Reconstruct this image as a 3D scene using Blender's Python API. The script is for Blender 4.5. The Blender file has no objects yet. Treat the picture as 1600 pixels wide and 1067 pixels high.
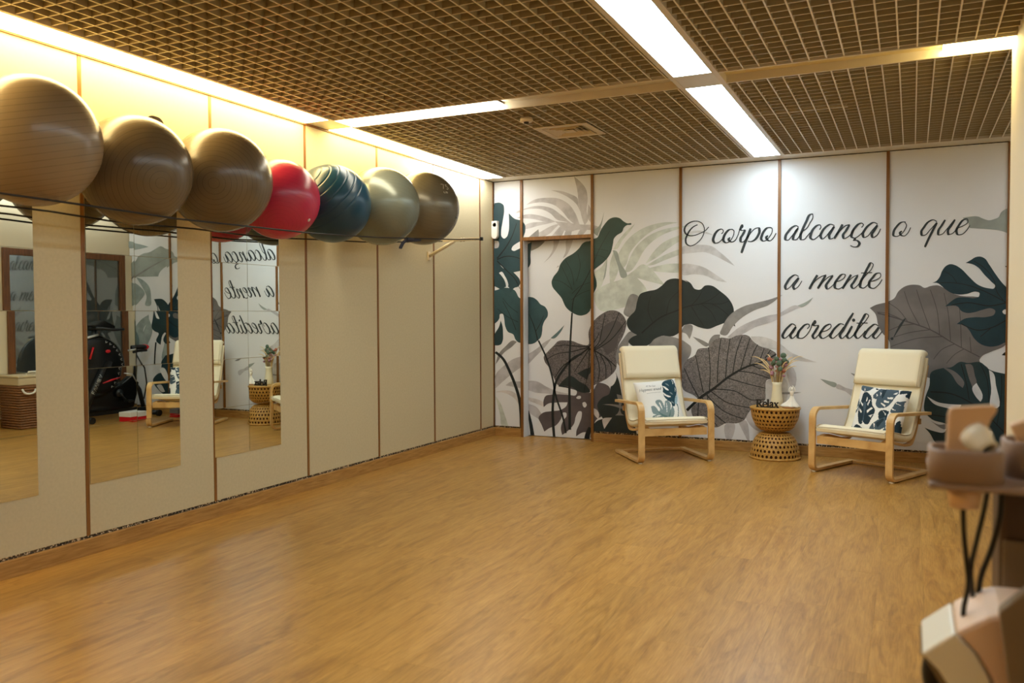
import bpy, bmesh, math, random
import numpy as np
from mathutils import Vector, Matrix, geometry

random.seed(7)
SC = bpy.context.scene
COL = SC.collection
PI = math.pi

# ------------------------------------------------------------------ camera
FPX, CX, CY = 1316.975, 800.0, 533.5
CAM = np.array([4.0337, 0.0, 1.3])
AX = np.array([[0.9035801, 0.42839972, -0.0040846],       # right
               [-0.01037188, 0.03140568, 0.9994529],      # up
               [-0.42829362, 0.90304339, -0.03282085]])   # forward
YB, HC = 8.0546, 2.70          # mural wall, ceiling height
cam_data = bpy.data.cameras.new('camera')
cam = bpy.data.objects.new('camera', cam_data)
COL.objects.link(cam)
m = Matrix.Identity(4)
for i in range(3):
    m[i][0], m[i][1], m[i][2], m[i][3] = AX[0][i], AX[1][i], -AX[2][i], CAM[i]
cam.matrix_world = m
cam_data.sensor_width = 36.0
cam_data.lens = FPX / 1600.0 * 36.0
cam_data.clip_start = 0.05
cam_data.dof.use_dof = True
cam_data.dof.focus_distance = 6.8
cam_data.dof.aperture_fstop = 2.8
SC.camera = cam

# ------------------------------------------------------------------ world, exposure
W = bpy.data.worlds.new('world')
SC.world = W
W.use_nodes = True
W.node_tree.nodes['Background'].inputs[0].default_value = (0.9, 0.85, 0.75, 1)
W.node_tree.nodes['Background'].inputs[1].default_value = 0.05
SC.view_settings.view_transform = 'Standard'
SC.view_settings.look = 'None'
SC.view_settings.gamma = 1.0
SC.view_settings.use_curve_mapping = False
SC.view_settings.exposure = 0.0

WARM, WHITE, AMBER, GOLD = (1.0, 0.73, 0.28), (0.76, 0.92, 1.0), (1.0, 0.80, 0.36), (1.0, 0.745, 0.31)
S_LEFT, S_FAR, S_MID, S_CROSS = 23.0, 19.0, 21.0, 11.0

# ------------------------------------------------------------------ pixel -> plane helpers (points of the place, read off the photograph)
def ray(px, py):
    return AX.T @ np.array([(px - CX) / FPX, -(py - CY) / FPX, 1.0])
def hit(px, py, axis, v):
    d = ray(px, py); t = (v - CAM[axis]) / d[axis]
    return CAM + d * t
def back(px, py):
    p = hit(px, py, 1, YB); return (float(p[0]), float(p[2]))
def back_mirrored(px, py):
    p = hit(px, py, 1, YB); return (float(-p[0]), float(p[2]))

# ------------------------------------------------------------------ materials
MATS = {}
def lin(c):
    return tuple((x / 255 / 12.92) if x / 255 <= 0.04045 else ((x / 255 + 0.055) / 1.055) ** 2.4 for x in c)
def mat(name, rgb, rough=0.5, metal=0.0, noise=0.0, nscale=20.0, bump=0.0, bscale=200.0, spec=0.5, stretch=None, emit=None, estr=0.0, coat=0.0):
    if name in MATS: return MATS[name]
    M = bpy.data.materials.new(name); M.use_nodes = True
    nt = M.node_tree; b = nt.nodes['Principled BSDF']
    c = lin(rgb)
    b.inputs['Base Color'].default_value = (*c, 1)
    b.inputs['Roughness'].default_value = rough
    b.inputs['Metallic'].default_value = metal
    b.inputs['Specular IOR Level'].default_value = spec
    b.inputs['Coat Weight'].default_value = coat
    if emit:
        b.inputs['Emission Color'].default_value = (*emit, 1)
        b.inputs['Emission Strength'].default_value = estr
    if noise or bump:
        tc = nt.nodes.new('ShaderNodeTexCoord'); mp = nt.nodes.new('ShaderNodeMapping')
        nt.links.new(tc.outputs['Object'], mp.inputs[0])
        if stretch: mp.inputs['Scale'].default_value = stretch
    if noise:
        n = nt.nodes.new('ShaderNodeTexNoise'); n.inputs['Scale'].default_value = nscale; n.inputs['Detail'].default_value = 5
        nt.links.new(mp.outputs[0], n.inputs['Vector'])
        r = nt.nodes.new('ShaderNodeValToRGB')
        r.color_ramp.elements[0].position = 0.3; r.color_ramp.elements[1].position = 0.7
        r.color_ramp.elements[0].color = (*[x * (1 - noise) for x in c], 1)
        r.color_ramp.elements[1].color = (*[min(1, x * (1 + noise)) for x in c], 1)
        nt.links.new(n.outputs['Fac'], r.inputs[0]); nt.links.new(r.outputs[0], b.inputs['Base Color'])
    if bump:
        n2 = nt.nodes.new('ShaderNodeTexNoise'); n2.inputs['Scale'].default_value = bscale; n2.inputs['Detail'].default_value = 3
        nt.links.new(mp.outputs[0], n2.inputs['Vector'])
        bp = nt.nodes.new('ShaderNodeBump'); bp.inputs['Strength'].default_value = bump; bp.inputs['Distance'].default_value = 0.002
        nt.links.new(n2.outputs['Fac'], bp.inputs['Height']); nt.links.new(bp.outputs[0], b.inputs['Normal'])
    MATS[name] = M
    return M

def floor_material(name='laminate'):
    M = bpy.data.materials.new(name); M.use_nodes = True
    nt = M.node_tree; b = nt.nodes['Principled BSDF']; N = nt.nodes.new; Lk = nt.links.new
    geo = N('ShaderNodeNewGeometry'); oi = N('ShaderNodeObjectInfo')
    mul = N('ShaderNodeMath'); mul.operation = 'MULTIPLY'; mul.inputs[1].default_value = 37.0
    Lk(oi.outputs['Random'], mul.inputs[0])
    add = N('ShaderNodeVectorMath'); add.operation = 'ADD'
    cb = N('ShaderNodeCombineXYZ'); Lk(mul.outputs[0], cb.inputs[2]); Lk(mul.outputs[0], cb.inputs[1])
    Lk(geo.outputs['Position'], add.inputs[0]); Lk(cb.outputs[0], add.inputs[1])
    mp = N('ShaderNodeMapping'); mp.inputs['Scale'].default_value = (7.0, 1.0, 1.0); Lk(add.outputs[0], mp.inputs[0])
    n1 = N('ShaderNodeTexNoise'); n1.inputs['Scale'].default_value = 1.8; n1.inputs['Detail'].default_value = 9; n1.inputs['Roughness'].default_value = 0.66; n1.inputs['Distortion'].default_value = 1.6
    Lk(mp.outputs[0], n1.inputs['Vector'])
    mp2 = N('ShaderNodeMapping'); mp2.inputs['Scale'].default_value = (70.0, 3.0, 1.0); Lk(add.outputs[0], mp2.inputs[0])
    n2 = N('ShaderNodeTexNoise'); n2.inputs['Scale'].default_value = 3.0; n2.inputs['Detail'].default_value = 4; Lk(mp2.outputs[0], n2.inputs['Vector'])
    r1 = N('ShaderNodeValToRGB')
    e = r1.color_ramp.elements; e[0].position = 0.28; e[1].position = 0.70
    e[0].color = (*lin((146, 100, 42)), 1); e[1].color = (*lin((197, 150, 80)), 1)
    x = r1.color_ramp.elements.new(0.5); x.color = (*lin((182, 135, 64)), 1)
    Lk(n1.outputs['Fac'], r1.inputs[0])
    r2 = N('ShaderNodeValToRGB'); r2.color_ramp.elements[0].position = 0.35; r2.color_ramp.elements[1].position = 0.6
    r2.color_ramp.elements[0].color = (0.80, 0.77, 0.72, 1); r2.color_ramp.elements[1].color = (1, 1, 1, 1)
    Lk(n2.outputs['Fac'], r2.inputs[0])
    mx = N('ShaderNodeMix'); mx.data_type = 'RGBA'; mx.blend_type = 'MULTIPLY'; mx.inputs[0].default_value = 1.0
    Lk(r1.outputs[0], mx.inputs[6]); Lk(r2.outputs[0], mx.inputs[7])
    # plank to plank tone
    r3 = N('ShaderNodeMapRange'); r3.inputs[3].default_value = 0.93; r3.inputs[4].default_value = 1.05
    Lk(oi.outputs['Random'], r3.inputs[0])
    mx2 = N('ShaderNodeMix'); mx2.data_type = 'RGBA'; mx2.blend_type = 'MULTIPLY'; mx2.inputs[0].default_value = 1.0
    Lk(mx.outputs[2], mx2.inputs[6]); Lk(r3.outputs[0], mx2.inputs[7])
    Lk(mx2.outputs[2], b.inputs['Base Color'])
    b.inputs['Roughness'].default_value = 0.34; b.inputs['Specular IOR Level'].default_value = 0.45
    bp = N('ShaderNodeBump'); bp.inputs['Strength'].default_value = 0.12; bp.inputs['Distance'].default_value = 0.001
    Lk(n2.outputs['Fac'], bp.inputs['Height']); Lk(bp.outputs[0], b.inputs['Normal'])
    MATS[name] = M
    return M

def wood_material(name, c0, c1, scale=(40, 3, 3), rough=0.4):
    M = bpy.data.materials.new(name); M.use_nodes = True
    nt = M.node_tree; b = nt.nodes['Principled BSDF']; N = nt.nodes.new; Lk = nt.links.new
    tc = N('ShaderNodeTexCoord'); mp = N('ShaderNodeMapping'); mp.inputs['Scale'].default_value = scale
    Lk(tc.outputs['Object'], mp.inputs[0])
    n1 = N('ShaderNodeTexNoise'); n1.inputs['Scale'].default_value = 1.5; n1.inputs['Detail'].default_value = 6; n1.inputs['Distortion'].default_value = 0.6
    Lk(mp.outputs[0], n1.inputs['Vector'])
    r1 = N('ShaderNodeValToRGB'); e = r1.color_ramp.elements; e[0].position = 0.3; e[1].position = 0.7
    e[0].color = (*lin(c0), 1); e[1].color = (*lin(c1), 1)
    Lk(n1.outputs['Fac'], r1.inputs[0]); Lk(r1.outputs[0], b.inputs['Base Color'])
    b.inputs['Roughness'].default_value = rough
    MATS[name] = M
    return M

def speckle_material(name='terrazzo_gap'):
    M = bpy.data.materials.new(name); M.use_nodes = True
    nt = M.node_tree; b = nt.nodes['Principled BSDF']; N = nt.nodes.new; Lk = nt.links.new
    tc = N('ShaderNodeTexCoord')
    v = N('ShaderNodeTexVoronoi'); v.inputs['Scale'].default_value = 130; Lk(tc.outputs['Object'], v.inputs['Vector'])
    sp = N('ShaderNodeSeparateColor'); Lk(v.outputs['Color'], sp.inputs[0])
    r = N('ShaderNodeValToRGB'); r.color_ramp.interpolation = 'CONSTANT'
    e = r.color_ramp.elements; e[0].color = (*lin((60, 48, 34)), 1); e[1].position = 0.4; e[1].color = (*lin((225, 205, 170)), 1)
    x = e.new(0.6); x.color = (*lin((120, 95, 65)), 1); y = e.new(0.8); y.color = (*lin((30, 26, 22)), 1)
    Lk(sp.outputs[0], r.inputs[0]); Lk(r.outputs[0], b.inputs['Base Color']); b.inputs['Roughness'].default_value = 0.8
    MATS[name] = M
    return M

def ball_material(name, rgb, rough=0.33, rings=30, line=0.55, metal=0.0):
    """satin vinyl with fine concentric moulding lines around the ball's own axis"""
    M = bpy.data.materials.new(name); M.use_nodes = True
    nt = M.node_tree; b = nt.nodes['Principled BSDF']; N = nt.nodes.new; Lk = nt.links.new
    tc = N('ShaderNodeTexCoord'); nrm = N('ShaderNodeVectorMath'); nrm.operation = 'NORMALIZE'
    Lk(tc.outputs['Object'], nrm.inputs[0])
    sx = N('ShaderNodeSeparateXYZ'); Lk(nrm.outputs[0], sx.inputs[0])
    ac = N('ShaderNodeMath'); ac.operation = 'ARCCOSINE'; Lk(sx.outputs[2], ac.inputs[0])
    mu = N('ShaderNodeMath'); mu.operation = 'MULTIPLY'; mu.inputs[1].default_value = rings / PI; Lk(ac.outputs[0], mu.inputs[0])
    fr = N('ShaderNodeMath'); fr.operation = 'FRACT'; Lk(mu.outputs[0], fr.inputs[0])
    gt = N('ShaderNodeMath'); gt.operation = 'GREATER_THAN'; gt.inputs[1].default_value = 0.90; Lk(fr.outputs[0], gt.inputs[0])
    # broken up so that some rings are fainter than others
    n = N('ShaderNodeTexNoise'); n.inputs['Scale'].default_value = 3.0; Lk(mu.outputs[0], n.inputs['Vector'])
    n2 = N('ShaderNodeTexNoise'); n2.inputs['Scale'].default_value = 7.0; Lk(tc.outputs['Object'], n2.inputs['Vector'])
    m2 = N('ShaderNodeMath'); m2.operation = 'MULTIPLY'; Lk(gt.outputs[0], m2.inputs[0]); Lk(n2.outputs['Fac'], m2.inputs[1])
    m3 = N('ShaderNodeMath'); m3.operation = 'MULTIPLY'; m3.inputs[1].default_value = line * 1.6; Lk(m2.outputs[0], m3.inputs[0])
    mx = N('ShaderNodeMix'); mx.data_type = 'RGBA'
    c = lin(rgb); mx.inputs[6].default_value = (*c, 1); mx.inputs[7].default_value = (*[q * 0.45 for q in c], 1)
    Lk(m3.outputs[0], mx.inputs[0]); Lk(mx.outputs[2], b.inputs['Base Color'])
    b.inputs['Roughness'].default_value = rough; b.inputs['Metallic'].default_value = metal
    bp = N('ShaderNodeBump'); bp.inputs['Strength'].default_value = 0.25; bp.inputs['Distance'].default_value = 0.001; bp.invert = True
    Lk(m2.outputs[0], bp.inputs['Height']); Lk(bp.outputs[0], b.inputs['Normal'])
    MATS[name] = M
    return M

def print_material(name, rgb, kind='plain'):
    """flat printed ink on the mural"""
    if name in MATS: return MATS[name]
    M = bpy.data.materials.new(name); M.use_nodes = True
    nt = M.node_tree; b = nt.nodes['Principled BSDF']; N = nt.nodes.new; Lk = nt.links.new
    c = lin(rgb); b.inputs['Roughness'].default_value = 0.45; b.inputs['Specular IOR Level'].default_value = 0.35
    tc = N('ShaderNodeTexCoord')
    n = N('ShaderNodeTexNoise'); Lk(tc.outputs['Object'], n.inputs['Vector'])
    if kind == 'crackle':
        n.inputs['Scale'].default_value = 60; n.inputs['Detail'].default_value = 8; amt = 0.42; n.inputs['Distortion'].default_value = 1.5
    elif kind == 'wash':
        n.inputs['Scale'].default_value = 9; n.inputs['Detail'].default_value = 5; amt = 0.14
    else:
        n.inputs['Scale'].default_value = 5; n.inputs['Detail'].default_value = 3; amt = 0.12
    r = N('ShaderNodeValToRGB'); r.color_ramp.elements[0].position = 0.38; r.color_ramp.elements[1].position = 0.62
    r.color_ramp.elements[0].color = (*[q * (1 - amt) for q in c], 1); r.color_ramp.elements[1].color = (*[min(1, q * (1 + amt)) for q in c], 1)
    Lk(n.outputs['Fac'], r.inputs[0]); Lk(r.outputs[0], b.inputs['Base Color'])
    MATS[name] = M
    return M

# ------------------------------------------------------------------ mesh helpers
class MB:
    def __init__(s): s.v = []; s.f = []; s.mi = []; s.sm = []
    def face(s, idx, mi=0, sm=False): s.f.append(tuple(idx)); s.mi.append(mi); s.sm.append(sm)
    def box(s, x0, x1, y0, y1, z0, z1, mi=0):
        o = len(s.v)
        s.v += [(x0, y0, z0), (x1, y0, z0), (x1, y1, z0), (x0, y1, z0), (x0, y0, z1), (x1, y0, z1), (x1, y1, z1), (x0, y1, z1)]
        for q in ((0, 3, 2, 1), (4, 5, 6, 7), (0, 1, 5, 4), (1, 2, 6, 5), (2, 3, 7, 6), (3, 0, 4, 7)): s.face([o + i for i in q], mi)
        return s
    def loft(s, rings, mi=0, sm=True, cap=True, closed=False):
        n = len(rings[0]); o = len(s.v)
        for r in rings: s.v += [tuple(map(float, p)) for p in r]
        k = len(rings)
        for i in range(k if closed else k - 1):
            a = o + i * n; b = o + ((i + 1) % k) * n
            for j in range(n):
                j2 = (j + 1) % n; s.face((a + j, a + j2, b + j2, b + j), mi, sm)
        if cap and not closed:
            s.face([o + j for j in range(n)][::-1], mi); s.face([o + (k - 1) * n + j for j in range(n)], mi)
        return s
    def tube(s, pts, r, n=8, mi=0, cap=True, closed=False):
        P = [np.array(p, float) for p in pts]; k = len(P)
        rr = r if hasattr(r, '__len__') else [r] * k
        rings = []; up = None
        for i in range(k):
            if closed: t = P[(i + 1) % k] - P[i - 1]
            else: t = P[min(i + 1, k - 1)] - P[max(i - 1, 0)]
            t = t / (np.linalg.norm(t) + 1e-12)
            if up is None:
                up = np.array([0, 0, 1.0]) if abs(t[2]) < 0.9 else np.array([1.0, 0, 0])
            a = np.cross(t, up); a /= np.linalg.norm(a) + 1e-12; b = np.cross(a, t); up = b
            rings.append([P[i] + rr[i] * (math.cos(2 * PI * j / n) * a + math.sin(2 * PI * j / n) * b) for j in range(n)])
        return s.loft(rings, mi, True, cap, closed)
    def lathe(s, prof, n=32, c=(0, 0, 0), mi=0, axis='z', cap=True):
        rings = []
        for (r, z) in prof:
            ring = []
            for j in range(n):
                a = 2 * PI * j / n; x, y = r * math.cos(a), r * math.sin(a)
                p = (x, y, z) if axis == 'z' else ((z, x, y) if axis == 'x' else (x, z, -y))
                ring.append((c[0] + p[0], c[1] + p[1], c[2] + p[2]))
            rings.append(ring)
        return s.loft(rings, mi, True, cap)
    def prism(s, poly, d0, d1, plane='xz', mi=0):
        """closed outline poly extruded between d0 and d1 along the remaining axis"""
        def P(a, b, d):
            return (a, d, b) if plane == 'xz' else ((d, a, b) if plane == 'yz' else (a, b, d))
        tris = geometry.tessellate_polygon([[Vector((a, b, 0)) for a, b in poly]])
        o = len(s.v); n = len(poly)
        s.v += [P(a, b, d0) for a, b in poly] + [P(a, b, d1) for a, b in poly]
        for t in tris:
            s.face([o + i for i in t], mi); s.face([o + n + i for i in t][::-1], mi)
        for i in range(n):
            j = (i + 1) % n; s.face((o + i, o + j, o + n + j, o + n + i), mi)
        return s
    def sweep_rect(s, path, x0, x1, th, mi=0):
        """flat laminate strip bent along a path in the yz plane, x0..x1 wide"""
        P = [np.array(p, float) for p in path]; rings = []
        for i in range(len(P)):
            t = P[min(i + 1, len(P) - 1)] - P[max(i - 1, 0)]; t /= np.linalg.norm(t); nrm = np.array([-t[1], t[0]]) * th / 2
            a, b = P[i] + nrm, P[i] - nrm
            rings.append([(x0, *a), (x1, *a), (x1, *b), (x0, *b)])
        return s.loft(rings, mi, False, True)
    def sphere(s, c, r, n=12, m=8, mi=0, sq=(1, 1, 1)):
        prof = [(max(1e-4, math.sin(PI * i / m)) * r, -math.cos(PI * i / m) * r) for i in range(m + 1)]
        o = len(s.v); s.lathe(prof, n, (0, 0, 0), mi)
        for i in range(o, len(s.v)):
            p = s.v[i]; s.v[i] = (c[0] + p[0] * sq[0], c[1] + p[1] * sq[1], c[2] + p[2] * sq[2])
        return s
    def xf(s, M, o=0):
        for i in range(o, len(s.v)): s.v[i] = tuple(M @ Vector(s.v[i]))
        return s
    def mesh(s, name, mats):
        me = bpy.data.meshes.new(name)
        me.from_pydata([tuple(map(float, p)) for p in s.v], [], s.f)
        for mm in (mats if isinstance(mats, (list, tuple)) else [mats]): me.materials.append(mm)
        me.polygons.foreach_set('material_index', s.mi); me.polygons.foreach_set('use_smooth', s.sm)
        me.update()
        bm = bmesh.new(); bm.from_mesh(me); bmesh.ops.recalc_face_normals(bm, faces=bm.faces); bm.to_mesh(me); bm.free()
        return me
    def build(s, name, mats, parent=None, bevel=0.0, loc=None, rot=None):
        o = bpy.data.objects.new(name, s.mesh(name, mats)); COL.objects.link(o)
        if parent: o.parent = parent
        if loc: o.location = loc
        if rot: o.rotation_euler = rot
        if bevel:
            b = o.modifiers.new('bevel', 'BEVEL'); b.width = bevel; b.segments = 2; b.limit_method = 'ANGLE'; b.angle_limit = 0.6
        return o

def tag(o, label=None, cat=None, group=None, kind=None):
    if label: o['label'] = label
    if cat: o['category'] = cat
    if group: o['group'] = group
    if kind: o['kind'] = kind
    return o
def thing(name, label, cat, loc=(0, 0, 0), rz=0.0, group=None):
    o = bpy.data.objects.new(name, None); COL.objects.link(o); o.empty_display_size = 0.1
    o.location = loc; o.rotation_euler = (0, 0, rz)
    return tag(o, label, cat, group)
def inst(name, me, parent, loc=(0, 0, 0), rot=None):
    o = bpy.data.objects.new(name, me); COL.objects.link(o); o.parent = parent; o.location = loc
    if rot: o.rotation_euler = rot
    return o
def struct(o): o['kind'] = 'structure'; return o

def smooth(pts, n=5, closed=True):
    P = [np.array(p, float) for p in pts]; k = len(P); out = []
    for i in range(k if closed else k - 1):
        if closed: p0, p1, p2, p3 = P[i - 1], P[i], P[(i + 1) % k], P[(i + 2) % k]
        else: p0, p1, p2, p3 = P[max(i - 1, 0)], P[i], P[i + 1], P[min(i + 2, k - 1)]
        # centripetal style: keep sharp corners sharp
        a, b = p1 - p0, p2 - p1; c = p3 - p2
        def ang(u, v):
            nu, nv = np.linalg.norm(u), np.linalg.norm(v)
            return (u @ v) / (nu * nv) if nu > 1e-9 and nv > 1e-9 else 1
        L = np.linalg.norm(b)
        def tan(u, v):
            nu, nv = np.linalg.norm(u), np.linalg.norm(v)
            if nu < 1e-9 or nv < 1e-9: return v * 0
            t = u / nu * nv + v / nv * nu; t = t / (nu + nv)
            return t * L
        m1 = tan(a, b) if ang(a, b) > -0.1 else b * 0.6
        m2 = tan(b, c) if ang(b, c) > -0.1 else b * 0.6
        for j in range(n):
            t = j / n; t2, t3 = t * t, t * t * t
            out.append((2 * t3 - 3 * t2 + 1) * p1 + (t3 - 2 * t2 + t) * m1 + (-2 * t3 + 3 * t2) * p2 + (t3 - t2) * m2)
    if not closed: out.append(P[-1])
    return [tuple(p) for p in out]
def rounded(pts, rads, n=6):
    """open polyline with rounded corners"""
    P = [np.array(p, float) for p in pts]; out = [tuple(P[0])]
    for i in range(1, len(P) - 1):
        r = rads[i]
        if r <= 0: out.append(tuple(P[i])); continue
        u = P[i - 1] - P[i]; v = P[i + 1] - P[i]; u /= np.linalg.norm(u); v /= np.linalg.norm(v)
        th = math.acos(max(-1, min(1, float(u @ v)))); d = r / math.tan(th / 2)
        a, b = P[i] + u * d, P[i] + v * d
        bis = (u + v) / np.linalg.norm(u + v); c = P[i] + bis * (r / math.sin(th / 2))
        va, vb = a - c, b - c; tot = math.acos(max(-1, min(1, float(va @ vb) / r / r)))
        for j in range(n + 1):
            t = j / n; out.append(tuple(c + (math.sin((1 - t) * tot) * va + math.sin(t * tot) * vb) / math.sin(tot)))
    out.append(tuple(P[-1]))
    return out
def ribbon_quads(pts, width):
    """left/right offsets of a stroke; width(i, direction) gives its full width"""
    P = [np.array(p, float) for p in pts]; Lf, Rt = [], []
    for i in range(len(P)):
        t = P[min(i + 1, len(P) - 1)] - P[max(i - 1, 0)]; t /= np.linalg.norm(t) + 1e-12
        n = np.array([-t[1], t[0]]); w = width(i / (len(P) - 1), t) / 2
        Lf.append(tuple(P[i] + n * w)); Rt.append(tuple(P[i] - n * w))
    return Lf, Rt
# ------------------------------------------------------------------ colours of the place
panel_m = mat('panel_laminate', (204, 190, 153), 0.55, noise=0.04, nscale=60, bump=0.25, bscale=500)
mural_m = mat('mural_white', (226, 227, 230), 0.45, noise=0.012, nscale=3)
cream_m = mat('cream_paint', (226, 212, 182), 0.6)
batten_m = wood_material('batten_wood', (112, 70, 28), (148, 98, 42), (30, 30, 2), 0.4)
oak_m = wood_material('oak_trim', (150, 106, 50), (190, 144, 80), (4, 4, 50), 0.45)
floor_m = floor_material()
gap_m = speckle_material()
blade_m = mat('lattice_shaded_lacquer', (178, 163, 130), 0.5)  # flank tone, darkened to stand for shade inside the cells
lit_edge_m = mat('lattice_lit_edge', (236, 225, 200), 0.4)  # same blades, lightened to stand for light on their lower edges
plenum_m = mat('plenum', (92, 74, 50), 0.9)
alu_m = mat('channel_aluminium', (222, 214, 196), 0.35, metal=0.25)
rail_m = mat('rail_paint', (214, 202, 180), 0.4)
under_m = mat('underlay', (96, 66, 36), 0.8)
dark_m = mat('dark_gap', (48, 34, 22), 0.8)
black_m = mat('black_plastic', (18, 17, 17), 0.4)
white_m = mat('white_plastic', (232, 228, 220), 0.35)

X1, XR, YE, Y0 = 4.50, 5.45, 5.23, -3.0      # near right wall, recess wall, end of the near right wall, wall behind the camera
LY = [-0.575, 0.349, 1.273, 2.197, 3.1207, 4.048, 4.9715, 5.8921, 6.8082, 7.7426]
BX = [0.332, 1.1164, 2.0166, 2.9294, 3.835, 4.7496]

# ------------------------------------------------------------------ floor
fl = struct(MB().box(-0.2, XR + 0.2, Y0 - 0.2, YB + 0.4, -0.12, -0.012).build('floor', under_m))
PW, PL = 0.195, 1.285
plank_me = MB().box(-PW / 2 + 0.00025, PW / 2 - 0.00025, -PL / 2 + 0.0002, PL / 2 - 0.0002, -0.0115, 0).mesh('plank', floor_m)
n = 0
for i in range(28):
    off = (i * 0.43 + 0.17 * (i % 3)) % PL
    for k in range(9):
        y = -0.6 + off + (k + 0.5) * PL - PL / 2
        x = PW / 2 + i * PW
        if y - PL / 2 > YB + 0.1: continue
        if y + PL / 2 < 0.4 or (x > X1 + .1 and y + PL / 2 < YE): continue
        p = inst('plank', plank_me, fl, (x, y, 0)); n += 1
MB().box(0, X1 + 0.2, Y0, 0.9, -0.0118, -0.0015).build('floor_sheet', floor_m, fl)

# ------------------------------------------------------------------ left wall: panels, battens, mirrors come later
wl = struct(MB().box(-0.2, -0.024, Y0 - 0.2, YB + 0.4, -0.1, 3.0).build('wall_left', dark_m))
ys = [Y0] + LY + [YB]
for a, b in zip(ys[:-1], ys[1:]):
    MB().box(-0.024, 0, a + 0.011, b - 0.011, 0.105, HC - 0.006).build('wall_panel', panel_m, wl, bevel=0.0015)
for y in LY:
    MB().box(-0.023, 0.003, y - 0.0105, y + 0.0105, 0.105, HC - 0.005).build('batten', batten_m, wl)
MB().box(-0.023, 0.004, YB - 0.0215, YB - 0.0015, 0.105, HC - 0.005).build('batten', batten_m, wl)
MB().box(-0.02, -0.008, Y0, YB, 0.08, 0.105).build('gap_strip', gap_m, wl)
bb = struct(MB().box(-0.02, 0.015, 2.155, YB - 0.001, 0.0, 0.088).build('baseboard_left', oak_m, bevel=0.002))
MB().box(-0.02, 0.015, Y0, 2.152, 0.0, 0.088).build('baseboard_length', oak_m, bb, bevel=0.002)

# ------------------------------------------------------------------ mural wall and its door
ZD, YD = 2.065, YB + 0.11
wb = struct(MB().box(-0.2, XR + 0.2, YB + 0.20, YB + 0.4, -0.1, 3.0).build('wall_back', dark_m))
xs = [0.0] + BX + [XR]
for i, (a, b) in enumerate(zip(xs[:-1], xs[1:])):
    z0 = ZD + 0.02 if i == 1 else 0.105
    MB().box(a + 0.011, b - 0.011, YB, YB + 0.03, z0, HC - 0.006).build('wall_panel', mural_m, wb, bevel=0.0015)
for i, x in enumerate(BX):
    MB().box(x - 0.013, x + 0.013, YB - 0.016, YB + 0.13, 0.0 if i < 2 else 0.105, HC - 0.005).build('batten', batten_m, wb)
MB().box(0.345, 1.1034, YB - 0.014, YB + 0.13, ZD, ZD + 0.034).build('batten', batten_m, wb)
MB().box(0.345, 0.352, YB + 0.001, YB + 0.2, 0.0, ZD).build('door_lining', mural_m, wb)
for a, b in ((0.0, 0.32), (1.13, XR)):
    MB().box(a, b, YB + 0.008, YB + 0.02, 0.08, 0.105).build('gap_strip', gap_m, wb)
bb = struct(MB().box(1.13, XR, YB - 0.015, YB + 0.02, 0, 0.088).build('baseboard_back', oak_m, bevel=0.002))
MB().box(0.015, 0.319, YB - 0.015, YB + 0.02, 0, 0.088).build('baseboard_length', oak_m, bb, bevel=0.002)
door = struct(MB().box(0.353, 1.103, YD, YD + 0.04, 0.006, ZD - 0.003).build('door_1', mural_m, bevel=0.002))
brass_m = mat('brass', (196, 150, 80), 0.3, metal=0.9)
dk = MB(); dk.box(1.068, 1.094, YD - 0.004, YD, 0.975, 1.14); dk.build('latch_plate', brass_m, door, bevel=0.001)
MB().lathe([(0.008, 0), (0.009, 0.02), (0.021, 0.028), (0.024, 0.042), (0.015, 0.052), (0.002, 0.054)], 16, (1.08, YD - 0.004, 1.03), axis='y').build('door_knob', brass_m, door)
struct(MB().box(0.0, XR, YB - 0.225, YB - 0.0, HC, HC + 0.02).build('trim_1', rail_m, bevel=0.002))          # plain strip of ceiling along the mural
struct(MB().box(0.0005, 0.012, Y0, YB - 0.23, HC - 0.012, HC).build('trim_2', batten_m))

# ------------------------------------------------------------------ right side: near wall, recess, wall behind the camera
wr = struct(MB().box(X1, XR + 0.2, Y0, YE, -0.1, 3.0).build('wall_right', cream_m, bevel=0.004))
wc = struct(MB().box(XR, XR + 0.2, YE, YB + 0.3, -0.1, 3.0).build('wall_recess', cream_m))
wf = struct(MB().box(-0.2, XR + 0.2, Y0 - 0.2, Y0, -0.1, 3.0).build('wall_front', cream_m))
struct(MB().box(XR - 0.015, XR, YE, 6.29, 0, 0.1).build('baseboard_right', oak_m, bevel=0.002))
glass_m = mat('grey_glass', (140, 144, 143), 0.04, metal=0.85)
wd = struct(MB().box(XR - 0.006, XR, 6.36, 7.86, 0.05, 2.01).build('window_1', glass_m))
frame_m = wood_material('frame_wood', (96, 58, 30), (128, 80, 44), (30, 30, 3), 0.4)
for a in ((6.29, 6.37, 0, 2.085), (7.85, 7.93, 0, 2.085)):
    MB().box(XR - 0.035, XR - 0.0065, *a[0:2], a[2], a[3]).build('window_frame', frame_m, wd, bevel=0.003)
MB().box(XR - 0.034, XR - 0.0065, 6.37, 7.85, 2.005, 2.083).build('window_frame', frame_m, wd, bevel=0.003)
MB().box(XR - 0.034, XR - 0.0065, 6.37, 7.85, 0.0, 0.08).build('window_frame', frame_m, wd, bevel=0.003)

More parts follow.
